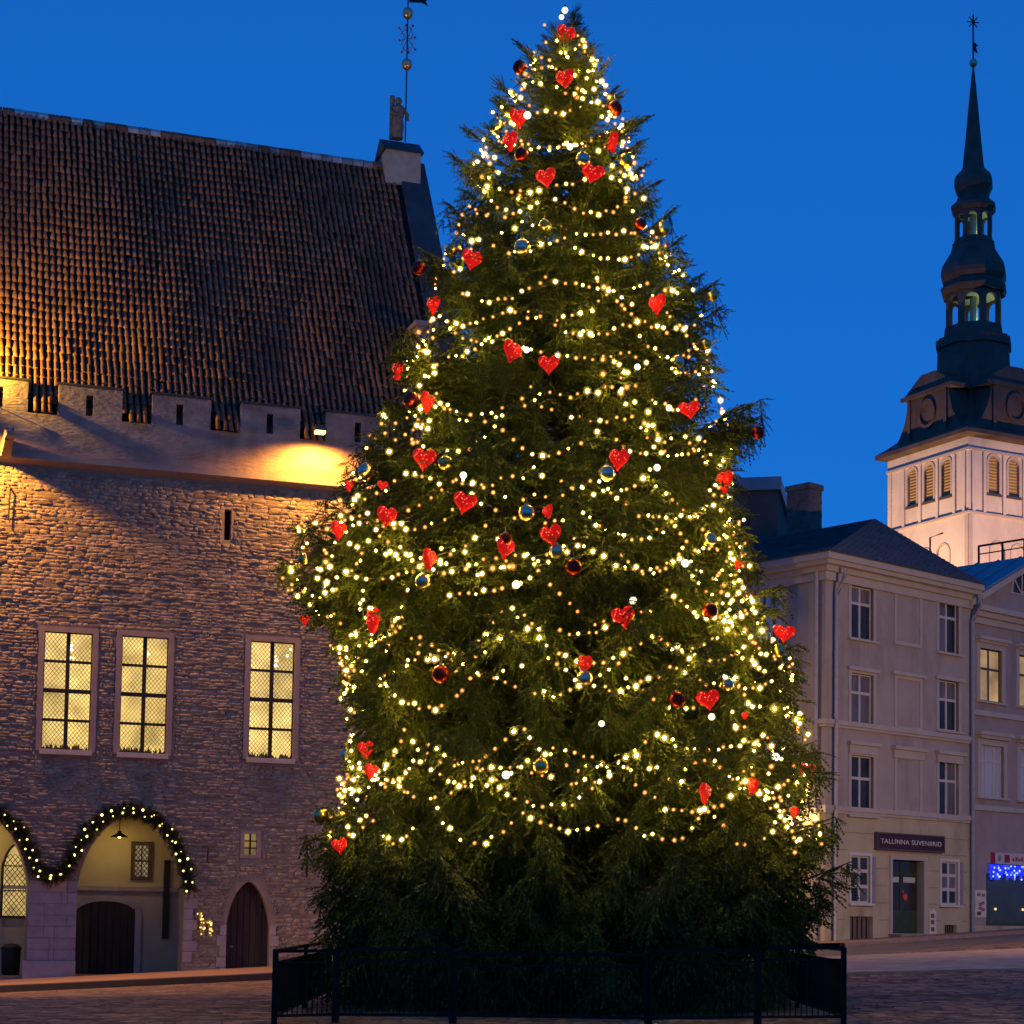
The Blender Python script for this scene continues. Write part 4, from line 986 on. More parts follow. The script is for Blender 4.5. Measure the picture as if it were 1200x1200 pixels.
# pavement along these houses
strip_on_ground('pavement', HB, -2.2, th2x1 + 6, -2.6, .03, .14, PAVE); strip_on_ground('kerb', HB, -2.4, th2x1 + 6, -2.8, -2.605, .12, KERB)
rd = strip_on_ground('road', HB, -14, th2x1 + 20, -9.2, -2.81, .03, mat('worn_setts', (.15, .11, .085), .7, .25, 1.2, .5, 10))
strip_on_ground('kerb', HB, hx1 - 1.0, th2x1 + 20, -3.6, -3.2, .2, mat('shaded_kerb', (.045, .032, .03), .8))  # low dark strip, a kerb's shadow put into its colour

strip_on_ground('paved_path', Frame((0, 0, 0), 0.0), 3.5, 60, 43.5, 52.0, .05, mat('pale_path_setts', (.42, .29, .20), .75, .25, 1.5, .5, 10))

# assumed wall lantern, unseen behind the tree on the corner house's left side
yl, zl = HB.side(936, 965)
ln = empty('assumed_wall_lantern', HB.world(-.45, yl, zl), HB.a, 'assumed lit wall lantern on the left side of the corner house, behind the spruce', 'lantern')
MB().lathe([(.05, .5), (.16, .36), (.18, .34), (.14, -.05), (.05, -.1)], 6).build('cage', IRON, ln); MB().lathe([(.13, .33), (.11, -.03)], 6).build('glass', glow('lantern_glass', (1, .72, .3), 4), ln); MB().tube([(0, 0, .45), (.45, 0, .6)], .03, 6).build('bracket', IRON, ln)
point('assumed_lantern_light', (1, .68, .22), 160, (-.25, -.1, .1), ln)

# assumed street lamps, added outside the view to light the fronts of the houses
def assumed_street_lamp(x, y, h, label, power, col=(1, .56, .2), aim=None, cone=130):
    z = float(ground(x, y))
    e = empty('assumed_street_lamp', (x, y, z), 0, label, 'street lamp', 'assumed street lamps outside the view')
    MB().lathe([(.16, -.1), (.16, .5), (.08, .6), (.06, h)], 10).build('post', IRON, e, True)
    MB().lathe([(.08, h), (.24, h + .1), (.30, h + .6), (.36, h + .62), (.08, h + .95), (.02, h + 1.1)], 8).build('lantern', IRON, e)
    MB().lathe([(.28, h + .12), (.33, h + .58)], 8).build('glass', glow('assumed_lamp_glass', (1, .65, .25), 5), e)
    l = bpy.data.lights.new('assumed_street_light', 'SPOT' if aim else 'POINT'); l.energy = power; l.color = col; l.shadow_soft_size = .35
    lo = bpy.data.objects.new('assumed_street_light', l); COL.objects.link(lo); lo.parent = e; lo.location = (0, -.5, h + .35) if aim is None else (0, .6, h + .35)
    if aim is not None:
        l.spot_size = R_(cone); l.spot_blend = .7
        d = Vector(aim) - Vector((x, y, z + h)); lo.rotation_euler = d.to_track_quat('-Z', 'Y').to_euler()
    return e
ctr = HB.world(6, 0, 4)
assumed_street_lamp(24, 44, 6.5, 'assumed street lamp on the square right of the view, facing the corner house', 8800, aim=tuple(ctr))
ctr2 = TH.world(-1, -13, -.5)
assumed_street_lamp(-30, 40, 6.0, 'assumed street lamp on the square left of the view, facing the town hall', 34000, aim=tuple(ctr2), cone=58)

# --------------------------------------------- dark building behind
Pb = at_depth(911, 620, 105.0); Pb[2] = 0.0
DB = Frame(Pb, R_(-12)); db = empty('rear_house', DB.o, DB.a, 'dark house with flat blue roof edge behind the corner house chimney', 'house')
dx = DB.front(800, 600)[0]; dz = DB.front(900, 575)[1]; dzt = DB.front(900, 560)[1]
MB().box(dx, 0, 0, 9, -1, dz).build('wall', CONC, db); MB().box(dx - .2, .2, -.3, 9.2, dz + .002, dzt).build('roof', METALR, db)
for k in range(3):
    a = -2.2 - k * 2.2; f = MB().slab(rect(a - .6, a + .6, dz - 3.4, dz - 1.4), [rect(a - .5, a + .5, dz - 3.3, dz - 1.5)], -.05, .05).build('window', IRON, db); MB().box(a - .5, a + .5, -.02, -.01, dz - 3.3, dz - 1.5).build('pane', GLASS, f)

# ================================================================== CHURCH TOWER
Pc = at_depth(1135, 660, 215.0); Pc[2] = 0.0
CT = Frame(Pc, R_(27.7)); ct = empty('church_tower', CT.o, CT.a, 'floodlit pale church tower with dark copper baroque spire', 'church')
S = 14.6
ze_ = CT.front(1135, 511)[1]                 # eaves
zst = CT.front(1135, 601)[1]                 # string under the belfry
bay = [.0, .16, .36, .565, .77, .93]
def ch_face(mp, flip):
    def fy(t): return t * S
    holes_ = []; wins = []
    ws = [.26, .47, .68]
    for t in ws:
        c = t * S; hw = .055 * S; z0 = zst + (ze_ - zst) * .30; z1 = zst + (ze_ - zst) * .79
        wins.append((c, hw, z0, z1)); holes_.append(arch(c - hw, c + hw, z0, z1 - hw, z1, 7, .0))
    blind = []
    for t in (.30, .52, .74):
        c = t * S; hw = .075 * S; z0 = zst - 9.5; z1 = zst - 3.0; blind.append((c, hw, z0, z1)); holes_.append(arch(c - hw, c + hw, z0, z1 - hw, z1, 7, .0))
    lo, hi = (0, S) if not flip else (.6, S)
    MB().slab(rect(lo, hi, -2, ze_), holes_, 0 if not flip else .001, .6).build('wall', CHURCH, ct, mp=mp)
    for c, hw, z0, z1 in wins:
        f = MB().slab(arch(c - hw - .28, c + hw + .28, z0 - .1, z1 - hw, z1 + .28, 7, .0), [arch(c - hw, c + hw, z0, z1 - hw, z1, 7, .0)], -.12, .3).build('window', CHTRIM, ct, mp=mp)
        MB().box(c - hw - .1, c + hw + .1, .30, .36, z0 - .2, z1 + .2).build('louvre_back', mat('amber_louvre', (.52, .34, .13), .9, .1, 1), f, mp=mp)
        for q in range(12): zz = z0 + (z1 - z0) * (q + .5) / 12; MB().add([(c - hw, .16, zz - .12), (c + hw, .16, zz - .12), (c + hw, .29, zz + .12), (c - hw, .29, zz + .12)], [(0, 1, 2, 3)]).build('louvre', MATS['amber_louvre'], f, mp=mp)
        MB().box(c - hw - .3, c + hw + .3, -.25, .1, z0 - .32, z0 - .102).build('sill', COPPER, f, mp=mp)
    for c, hw, z0, z1 in blind:
        f = MB().slab(arch(c - hw - .18, c + hw + .18, z0 - .1, z1 - hw, z1 + .18, 7, .0), [arch(c - hw, c + hw, z0, z1 - hw, z1, 7, .0)], -.08, .2).build('blind_arch', CHTRIM, ct, mp=mp)
        MB().box(c - hw - .1, c + hw + .1, .2, .3, z0, z1 + .1).build('panel', CHURCH, f, mp=mp)
    ph = ze_ - 1.6
    for t in (.045, .16, .365, .575, .785, .955):
        MB().box(t * S - .22, t * S + .22, -.22, -.002, zst + .25, ph).build('pilaster', CHURCH, ct, mp=mp)
    MB().box(-.25 if not flip else 0, S, -.3, -.001, zst, zst + .25).build('string_course', CHTRIM, ct, mp=mp)
    MB().box(-.25 if not flip else 0, S, -.26, -.001, ph, ph + .3).build('string_course', CHTRIM, ct, mp=mp)
    MB().box(.0, .55, -.12, -.001, -2, zst - .01).build('corner_strip', CHTRIM, ct, mp=mp)
ch_face(None, False); ch_face(SWAP, True)
MB().box(.6, S, S - .5, S, -2, ze_).build('wall', CHURCH, ct); MB().box(S - .5, S, .6, S - .5, -2, ze_).build('wall', CHURCH, ct)
ctr_ = S / 2
pxm = 2200 / (CT.world(ctr_, ctr_, 0)[1])
cz = lambda py: EYE + (CT.world(ctr_, ctr_, 0)[1]) * (ray(1143, py)[2] / ray(1143, py)[1])
rr = lambda p: p / pxm / math.cos(math.pi / 8) * 1.02
# eaves and bell-shaped roof
hS = S / 2
def sq(h, z): return [(ctr_ - h, ctr_ - h, z), (ctr_ + h, ctr_ - h, z), (ctr_ + h, ctr_ + h, z), (ctr_ - h, ctr_ + h, z)]
lv = [(hS + .1, ze_ - .0), (hS + 1.1, ze_ + .25), (hS + 1.1, ze_ + .75), (hS + .1, ze_ + 1.5), (hS - 1.2, ze_ + 2.6), (hS - 2.4, ze_ + 4.4), (hS - 3.1, ze_ + 6.5), (hS - 3.6, cz(436))]
vs = [p for h, z in lv for p in sq(h, z)]; fs = [(i*4+j, i*4+(j+1) % 4, i*4+4+(j+1) % 4, i*4+4+j) for i in range(len(lv) - 1) for j in range(4)] + [(3, 2, 1, 0), tuple(len(lv)*4 - 4 + j for j in range(4))]
MB().add(vs, fs).build('roof', COPPER, ct)
gh = CT.front(1083 + 0, 440)[1]
gz0 = ze_ + .75; gH = cz(447) - gz0
gp_ = [(-7.2, 0), (-6.3, .07), (-5.2, .2), (-4.3, .38), (-3.8, .58), (-3.7, .68), (-4.4, .70), (-4.4, .76), (-2.2, .93), (-1.2, 1.0), (1.2, 1.0), (2.2, .93), (4.4, .76), (4.4, .70), (3.7, .68), (3.8, .58), (4.3, .38), (5.2, .2), (6.3, .07), (7.2, 0)]
for mp_, nm in ((None, 0), (SWAP, 1)):
    f = MB().slab([(ctr_ + a, gz0 + b * gH) for a, b in gp_], [], .15, 4.5).build('gable', COPPER, ct, mp=mp_)
    for s in (-1, 1): MB().box(ctr_ + s * 3.3 - .25, ctr_ + s * 3.3 + .25, -.1, .149, gz0 + .1, gz0 + gH * .68).build('pilaster', COPPER, f, mp=mp_)
    ring = [(ctr_ + 1.5 * math.cos(q), gz0 + gH * .42 + 1.8 * math.sin(q)) for q in np.linspace(0, 2 * math.pi, 20, endpoint=False)]
    ring2 = [(ctr_ + (p[0] - ctr_) * .78, gz0 + gH * .42 + (p[1] - gz0 - gH * .42) * .78) for p in ring]
    MB().slab(ring, [ring2], -.12, .148).build('oculus', COPPER, f, mp=mp_)
    MB().box(ctr_ - 4.6, ctr_ + 4.6, -.25, .147, gz0 + gH * .695, gz0 + gH * .75).build('cornice', COPPER, f, mp=mp_)
ph8 = math.pi / 8
def oct_(name, prof, smooth=False): return MB().lathe([(rr(p), cz(y)) for p, y in prof], 8, (ctr_, ctr_), ph8).build(name, COPPER, ct)
oct_('drum', [(42, 470), (41, 440), (40, 412), (42, 411), (42, 402), (39, 401), (39, 399), (33, 398), (32, 386)])
def lantern_stage(p, ytop, ybot, wfrac, power):
    z0, z1 = cz(ybot), cz(ytop); r_in = p / pxm; sd = 2 * r_in * math.tan(math.pi / 8)
    for k in range(8):
        q = k * math.pi / 4; b = MB(); hw = sd / 2 * wfrac
        b.slab(rect(-sd / 2, sd / 2, z0, z1), [arch(-hw, hw, z0 + (z1 - z0) * .06, z1 - (z1 - z0) * .12 - hw, z1 - (z1 - z0) * .12, 6, .0)], -r_in, -r_in + .35)
        cq, sq_ = math.cos(q), math.sin(q)
        b.build('lantern_panel', COPPER, ct, mp=lambda x, y, z: (ctr_ + x * cq - y * sq_, ctr_ + x * sq_ + y * cq, z))
    MB().lathe([(.45, z0), (.45, z1)], 8, (ctr_, ctr_)).build('lantern_core', mat('green_light_tint', (.45, .52, .38), .9), ct)  # core and ceiling tinted with the green of the inner light
    MB().lathe([(r_in * .96, z1 - .25), (r_in * .96, z1 - .1)], 8, (ctr_, ctr_), ph8).build('lantern_ceiling', MATS['green_light_tint'], ct)
    point('assumed_belfry_light', (.85, 1, .62), power, tuple((ctr_ + 1.0, ctr_ - .9, z0 + .3)), ct, .2)  # unseen lamp, assumed from the pale green light inside the stage
lantern_stage(31.5, 346, 388, .62, 240)
oct_('bulb_roof', [(35, 347), (37, 341), (34, 338), (33.5, 334), (36.5, 327), (36.5, 322), (35, 315), (30, 306), (25.5, 298), (23.5, 290), (24, 288), (22, 286), (21.5, 283)])
lantern_stage(21.5, 250, 284, .6, 110)
oct_('onion_roof', [(22, 251), (25, 247), (25, 243), (19.5, 238), (17, 232), (18.5, 227), (21.5, 220), (21.5, 213), (19.5, 207), (15, 202), (13, 200), (12.5, 197)])
oct_('spire', [(12.3, 198), (9, 165), (5.5, 125), (2.2, 90), (.9, 78)])
MB().ball((ctr_, ctr_, cz(74)), 5 / pxm, 14, 8).build('ball', GOLD, ct, True)
fb = MB().tube([(ctr_, ctr_, cz(74)), (ctr_, ctr_, cz(17))], .11, 6)
zc2 = cz(26)
for k in range(8):
    q = k * math.pi / 4; fb.tube([(ctr_, ctr_, zc2), (ctr_ + .75 * math.cos(q), ctr_ - .2 * math.cos(q), zc2 + .9 * math.sin(q))], .07, 5)
zc3 = cz(54); fb.slab([(ctr_, zc3 - .5), (ctr_ + .7, zc3 - .8), (ctr_ + .4, zc3), (ctr_ + .8, zc3 + .2), (ctr_, zc3 + .6)], [], ctr_ - .05, ctr_ + .05)
fb.build('finial', IRON, ct)
# assumed floodlights, unseen on the roofs below the tower
def flood(name, loc, target, power, col, label):
    e = empty('floodlight', loc, 0, label, 'floodlight', 'assumed floodlights below the church tower')
    MB().box(-.4, .4, -.25, .25, 0, .55).build('housing', LAMPW, e); MB().tube([(0, 0, 0), (0, 0, -3)], .06, 6).build('post', IRON, e)
    l = bpy.data.lights.new(name, 'SPOT'); l.energy = power; l.color = col; l.spot_size = R_(52); l.spot_blend = .8; l.shadow_soft_size = .4
    lo = bpy.data.objects.new(name, l); COL.objects.link(lo); lo.parent = e; lo.location = (0, 0, .7)
    d = Vector(target) - Vector(loc); lo.rotation_euler = d.to_track_quat('-Z', 'Y').to_euler()
fl1 = CT.world(-20, S * .5, 22); flood('assumed_flood_lamp', tuple(fl1), tuple(CT.world(0, S * .55, ze_ - 14.5)), 112000, (1, .60, .31), 'assumed floodlight aimed at the left face of the church tower')
fl2 = CT.world(S * .5, -26, 24); flood('assumed_flood_lamp', tuple(fl2), tuple(CT.world(S * .5, 0, ze_ - 15.5)), 94000, (1, .58, .35), 'assumed floodlight aimed at the right face of the church tower')
# roof rails and mast in front of the tower
Fm = at_depth(1090, 640, 90.0)
o = MB().tube([(0, 0, -2), (0, 0, .42), (.62, 0, .66)], .045, 6).build('roof_mast', IRON, loc=tuple(Fm)); tag(o, 'thin black mast with arm rising behind the slate roof', 'mast')
r0 = T2.loc(at_depth(1148, 652, 72)); b = MB()
rp0 = at_depth(1147, 640, 78.0); rp1 = at_depth(1225, 628, 80.0); dv = rp1 - rp0
rl = empty('roof_railing', tuple(rp0), 0, 'black roof railing in front of the church tower', 'railing')
MB().tube([(0, 0, 0), tuple(dv)], .05, 6).build('rail', IRON, rl)
MB().tube([(0, 0, -.35), tuple(dv + np.array([0, 0, -.35]))], .03, 6).build('rail', IRON, rl)
for q in (0, .35, .68, 1): p = dv * q; MB().tube([(p[0], p[1], p[2] - 1.6), (p[0], p[1], p[2])], .05, 6).build('post', IRON, rl)

# ================================================================== SPRUCE
TD = 33.0
AX = at_depth(657, 1100, TD)[0]
tb = (AX, TD, float(ground(AX, TD)))
tree = empty('spruce_tree', tb, 0, 'tall spruce Christmas tree behind the black railings', 'tree')
PROF = [(15,657,659),(40,644,676),(70,624,694),(100,606,706),(140,580,727),(180,562,741),(220,548,754),(270,537,775),(330,514,800),(380,504,824),(430,480,824),(480,472,846),(530,430,852),(580,404,860),(640,346,866),(690,338,870),(740,382,904),(790,402,926),(840,408,932),(890,408,942),(940,402,948),(990,382,962),(1040,372,955),(1090,370,948),(1130,385,925)]
pz = np.array([at_depth(657, p[0], TD)[2] - tb[2] for p in PROF])[::-1]
pl = np.array([AX - at_depth(p[1], p[0], TD)[0] for p in PROF])[::-1]
pr = np.array([at_depth(p[2], p[0], TD)[0] - AX for p in PROF])[::-1]
TOP = pz[-1]
ck = np.linspace(0, TOP, 60); bump = np.random.default_rng(3).normal(0, 1, (60, 24))
def rad(z, az):
    z = np.asarray(z, float); az = np.asarray(az, float)
    c = np.cos(az); w_ = .5 + .5 * c
    return np.maximum(.02, np.interp(z, pz, pl) * (1 - w_) + np.interp(z, pz, pr) * w_)
BARK = mat('spruce_bark', (.06, .042, .03), .95, .3, 6, .6, 20)
MB().tube([(0, 0, -.1), (0, 0, 1), (.03, .02, TOP * .3), (-.03, 0, TOP * .6), (.02, 0, TOP * .85), (0, 0, TOP)], [.27, .23, .18, .11, .05, .012], 10).build('trunk', BARK, tree, True)

pos, xdir, upv, scl, br_pts = [], [], [], [], []
r5 = random.Random(11)
def bough(az, ztip, L, full, tw=1.0):
    u = ztip / TOP
    drop = L * (-.75 if u > .93 else -.42 * (u - .55) / .4 if u > .55 else .30 * (.55 - u) / .55)
    zb_ = min(max(ztip + drop, .25), TOP - .05)
    sag = (.10 + .06 * r5.random()) * L * (1 if u < .8 else .3)
    npt = 9; pts = []; ca_, sa_ = math.cos(az), math.sin(az); wob = r5.uniform(-.10, .10)
    for k in range(npt):
        t = k / (npt - 1); q = L * t
        zz = zb_ + (ztip - zb_) * t - sag * (math.sin(math.pi * t ** 1.3)) + (.05 if full else .02) * L * t ** 5
        pts.append((ca_ * q - sa_ * wob * q * t, sa_ * q + ca_ * wob * q * t, max(zz, .05)))
    br_pts.append((pts, max(.008, .018 * L ** .8)))
    P_ = np.array(pts); side = np.array([-sa_, ca_, 0])
    inner = .42 if L > 1.7 else .15 if L > 1.0 else .06
    ns = max(3, int(L * (1 - inner) / ((.17 if full else .22) if u < .72 else .125)))
    for k in range(ns + 1):
        t = min(1.0, inner + (1 - inner) * (k + r5.random() * .6) / (ns + .6))
        idx = t * (npt - 1); j = min(int(idx), npt - 2); p = P_[j] + (P_[j + 1] - P_[j]) * (idx - j); tg = P_[j + 1] - P_[j]; tg /= np.linalg.norm(tg)
        hang = (.40 + .95 * (1 - u)) * r5.uniform(.5, 1.5) if u < .85 else .10
        ln = min(.80, max(.22, .18 + .34 * L * (1 - t) ** .7 + .10 * min(L, 3))) * r5.uniform(.75, 1.2)
        if u > .85: ln = min(ln, .42)
        if t > .8: ln *= 1.25 - .55 * (t - .8) / .2; hang *= .6
        ln *= tw
        for s in (-1, 1):
            d = tg * r5.uniform(.45, 1.0) + side * s * r5.uniform(.35, .75) + np.array([0, 0, -hang + r5.uniform(-.1, .15)])
            pos.append(p); xdir.append(d); upv.append((r5.uniform(-.3, .3), r5.uniform(-.3, .3), 1)); scl.append(ln)
        if u < .84:                                        # hanging curtains of twigs
            for _ in range(1 if r5.random() < .75 else 2):
                pos.append(p + side * r5.uniform(-.12, .12)); xdir.append(tg * r5.uniform(.0, .35) + side * r5.uniform(-.2, .2) + np.array([0, 0, -1.0])); upv.append(tuple(side * r5.choice((-1, 1)) + tg * r5.uniform(-1, 1))); scl.append(r5.uniform(.32, .75) * (1 if full else .8))
    tg = P_[-1] - P_[-2]; tg /= np.linalg.norm(tg)
    for q in range(3 if full else 1):
        pos.append(P_[-2]); xdir.append(tg + np.array([0, 0, .15]) + side * r5.uniform(-.3, .3) * (q > 0)); upv.append((0, 0, 1)); scl.append(r5.uniform(.38, .55) if L > .6 else .27)
zt = .45
while zt < TOP - .32:
    Rm = float(np.mean(rad(zt, np.linspace(0, 6.28, 8))))
    tier = .66 if Rm > 1.6 else .42 if Rm > .8 else .22
    n = max(5, int(round(2 * math.pi * Rm / (1.12 if Rm > 1.6 else .80 if Rm > 1.0 else .50)))); a0 = r5.random() * 6.28
    for i in range(n):                                      # the long boughs of the tier
        az = a0 + 2 * math.pi * (i + r5.uniform(-.3, .3)) / n; ztip = zt + r5.gauss(0, .10)
        bough(az, ztip, float(rad(ztip, az)) * r5.uniform(.88, 1.06) * (1.10 if r5.random() < .15 else 1), True)
    for i in range(int(n * 1.1)):                           # shorter ones fill between, deeper in
        az = r5.random() * 6.28; ztip = zt + r5.uniform(.1, tier - .05)
        bough(az, ztip, float(rad(ztip, az)) * r5.uniform(.60, .82), False)
    zt += tier
# single boughs that stick out of the outline in the photograph
for px, py in ((900, 478), (856, 362), (826, 332), (944, 770), (992, 978), (316, 668), (345, 992), (882, 640), (970, 1075), (752, 148), (545, 158), (527, 196), (520, 250), (488, 300), (455, 415), (770, 218), (790, 256), (848, 336), (902, 496), (890, 505), (962, 885), (408, 530), (700, 75), (612, 62)):
    q = at_depth(px, py, TD); dx_ = q[0] - AX
    bough(0.0 if dx_ > 0 else math.pi, q[2] - tb[2], abs(dx_) * .97, True, .66)
    bough((-0.2 if dx_ > 0 else math.pi + .2) * 1.0, q[2] - tb[2] - .15, abs(dx_) * .88, False, .8)
# leader at the very top
for k in range(14):
    az = k * 2.4; pos.append((0, 0, TOP - .75 + k * .045)); xdir.append((math.cos(az) * .6, math.sin(az) * .6, .8)); upv.append((0, 0, 1)); scl.append(.24 - k * .013)
pos = np.array(pos); N_ = len(pos)
v, f = assemble(pos, np.array(xdir), np.array(upv, float) + 1e-3, np.array(scl), rng.integers(0, 6, N_))
o = link('crown', big_mesh('crown', v, f, GREEN), tree); o['kind'] = 'stuff'
b = MB()
for pts, r in br_pts: b.tube(pts[::2], [r, r * .85, r * .65, r * .42, r * .15], 5, cap=False)
bo = link('limbs', big_mesh('limbs', np.array(b.v), np.array(b.f), BARK, True), tree)
print('sprays', N_, 'crown tris', len(f))

ORD = ['first','second','third','fourth','fifth','sixth','seventh','eighth','ninth','tenth','eleventh','twelfth','thirteenth','fourteenth','fifteenth','sixteenth','seventeenth','eighteenth','nineteenth','twentieth']
def ordn(i):
    if i < 20: return ORD[i]
    tens = {2: 'twenty', 3: 'thirty', 4: 'forty', 5: 'fifty'}
    t, u = divmod(i + 1, 10)
    return {30: 'thirtieth', 40: 'fortieth'}.get(i + 1) or (tens[t] + '-' + ORD[u - 1])
# ---- strings of bulbs, swagged ring by ring
RINGS = [62, 84, 106, 146, 176, 198, 220, 262, 292, 318, 342, 392, 418, 440, 472, 512, 540, 572, 606, 636, 660, 686, 712, 742, 766, 792, 818, 842, 880, 904, 926, 948, 974]
wire_m = mat('dark_green_wire', (.015, .02, .012), .7)
rs = random.Random(21); nbulb = 0
for ri, py in enumerate(RINGS):
    z0 = at_depth(657, py, TD)[2] - tb[2]
    Rm = float(np.mean(rad(z0, np.linspace(0, 6.28, 12))))
    st_ = empty('light_string', (tb[0], tb[1], tb[2] + z0), 0, f'string of warm bulbs swagged round the spruce, {ordn(ri)} ring counted down from the treetop', 'light string', 'light strings on the spruce')
    nsw = max(3, int(round(2 * math.pi * Rm / rs.uniform(1.5, 2.3)))); ph = rs.random() * 6.28
    sagm = min(.55, .16 + .10 * Rm)
    tilt = rs.uniform(-.12, .12); tph = rs.random() * 6.28
    sags = [sagm * rs.uniform(.4, 1.25) for _ in range(nsw)]; lifts = [rs.uniform(-.18, .18) * min(1, Rm) for _ in range(nsw)]
    step = .145 if Rm > 1 else .115
    n = int(2 * math.pi * Rm / step); wp = []
    for i in range(n):
        az = ph + 2 * math.pi * i / n; t = (i / n) * nsw; k = int(t) % nsw; fr = t - int(t); k2 = (k + 1) % nsw
        zz = z0 + lifts[k] * (1 - fr) + lifts[k2] * fr + .2 - sags[k] * 4 * fr * (1 - fr) + tilt * math.cos(az + tph) * Rm * .5
        R1 = float(rad(min(max(zz, .3), TOP - .1), az)); R0 = R1 * (1.0 - .035 * (4 * fr * (1 - fr))) + .02
        wp.append((math.cos(az) * R0, math.sin(az) * R0, zz - z0))
    MB().tube(wp[::2] + [wp[0]], .008, 3, cap=False).build('wire', wire_m, st_)
    kind = rs.random(); 
    for i, p in enumerate(wp):
        if rs.random() < (.10 if abs(p[0]) < .8 * math.hypot(p[0], p[1]) else .62) or p[1] > .42 * math.hypot(p[0], p[1]): continue
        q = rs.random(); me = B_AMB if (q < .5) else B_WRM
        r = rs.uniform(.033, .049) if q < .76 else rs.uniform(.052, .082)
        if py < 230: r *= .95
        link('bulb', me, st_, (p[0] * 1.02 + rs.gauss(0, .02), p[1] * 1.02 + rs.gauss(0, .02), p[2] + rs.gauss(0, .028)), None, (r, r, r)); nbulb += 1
# loose runs of lights down the flanks and over the branch tips
RUNS = [((842, 545), (868, 720)), ((848, 660), (880, 780)), ((420, 560), (372, 690)), ((420, 690), (410, 840)), ((622, 70), (566, 215)), ((694, 80), (748, 230)), ((860, 830), (935, 985)), ((555, 212), (610, 235)), ((412, 905), (408, 985)), ((648, 40), (688, 120)), ((496, 400), (492, 520)), ((690, 330), (806, 345)), ((690, 390), (780, 520)), ((430, 640), (620, 660))]
RLAB = ['down the right flank above the middle', 'down the right flank beside the lone window', 'down the left flank beside the bright lamp', 'down the left flank beside the hall window', 'down the left slope near the treetop', 'down the right slope near the treetop', 'down the lower right corner', 'short, under the second tier at left', 'at the lower left corner', 'wound just under the treetop', 'over the left branch below the roof', 'along the right branches, upper quarter', 'down the front right of centre', 'thick across the left at mid height']
def surf(px, py, off=.12):
    """point on the tree's outer surface seen at this pixel; beside the outline, the nearest branch tips"""
    d = ray(px, py); best = None; o_ = CAM - np.array(tb)
    for s in np.linspace(TD - 6, TD + 1.0, 220):
        p = o_ + d * (s / d[1]); r = math.hypot(p[0], p[1]); g_ = r - float(rad(min(max(p[2], .1), TOP), math.atan2(p[1], p[0])))
        if best is None or g_ < best[0]: best = (g_, p)
        if g_ < 0: break
    p = best[1]; back = -d / np.linalg.norm(d)
    return np.array(tb) + p + back * off
for (a, b_), lb in zip(RUNS, RLAB):
    st_ = None; L = math.hypot(b_[0] - a[0], b_[1] - a[1]); n = int(L / 7.5); wp = []
    for i in range(n):
        t = i / max(1, n - 1); wp.append(surf(a[0] + (b_[0] - a[0]) * t + rs.gauss(0, 7), a[1] + (b_[1] - a[1]) * t + 14 * math.sin(t * math.pi) * (abs(b_[0] - a[0]) / L) + rs.gauss(0, 4), .06))
    st_ = empty('light_string', tuple(wp[0]), 0, f'loose run of warm bulbs on the spruce, {lb}', 'light string', 'light strings on the spruce')
    W0 = wp[0]
    MB().tube([tuple(w_ - W0) for w_ in wp], .007, 3, cap=False).build('wire', wire_m, st_)
    for w_ in wp:
        for _ in range(1 if rs.random() < .85 else 2):
            r = rs.uniform(.036, .075); q = w_ - W0 + np.array([rs.gauss(0, .06), rs.gauss(0, .03), rs.gauss(0, .05)])
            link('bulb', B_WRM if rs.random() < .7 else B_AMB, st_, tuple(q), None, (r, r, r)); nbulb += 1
print('bulbs', nbulb)

def side_word(px, py):
    i = np.interp(py, [p[0] for p in PROF], [p[1] for p in PROF]); j = np.interp(py, [p[0] for p in PROF], [p[2] for p in PROF]); t = (px - i) / max(8, j - i)
    return 'left edge' if t < .12 else 'left side' if t < .38 else 'middle' if t < .62 else 'right side' if t < .88 else 'right edge'

# ---- hearts
def heart_mesh():
    n = 28; o2 = []
    for i in range(n):
        t = 2 * math.pi * i / n
        o2.append((16 * math.sin(t) ** 3 / 34, (13 * math.cos(t) - 5 * math.cos(2*t) - 2 * math.cos(3*t) - math.cos(4*t) + 2.2) / 31))
    vs = []; fs = []; rings = [(1, 0), (.93, .10), (.75, .155), (.45, .185)]; rh = random.Random(4)
    for sgn in (-1, 1):
        b0 = len(vs)
        for s, d in rings:
            for x, z in o2: vs.append((x * s + rh.uniform(-.012, .012), sgn * d * .9 + rh.uniform(-.012, .012), (z - .03) * s + .03 + rh.uniform(-.012, .012)))
        vs.append((0, sgn * .18, .04))
        for k in range(3):
            for i in range(n): j = (i + 1) % n; fs.append((b0 + k*n + i, b0 + k*n + j, b0 + (k+1)*n + j, b0 + (k+1)*n + i))
        for i in range(n): fs.append((b0 + 3*n + i, b0 + 3*n + (i+1) % n, b0 + 4*n))
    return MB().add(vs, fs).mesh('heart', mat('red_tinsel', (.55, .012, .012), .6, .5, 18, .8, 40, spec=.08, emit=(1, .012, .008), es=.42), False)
HM = heart_mesh()
hb = MB(); rh = random.Random(8)
for i in range(26):
    a = rh.uniform(-.42, .42); z = rh.uniform(-.38, .4)
    if abs(a) > .45 * (1 - max(0, -z) / .5) or (z > .3 and abs(a) < .12): continue
    dd_ = .19 * math.sqrt(max(.05, 1 - (a / .5) ** 2 - (z / .55) ** 2))
    hb.add([(a + x * .022, -dd_ - .008 + y * .02, z + z_ * .022) for x, y, z_ in ico_v], ico_f)
HBM = hb.mesh('heart_lights', glow('red_heart_lights', (1, .16, .09), 2.0))
hook = MB().tube([(0, 0, .36), (.01, 0, .5), (0, .03, .6)], .012, 5).mesh('hanger', wire_m)
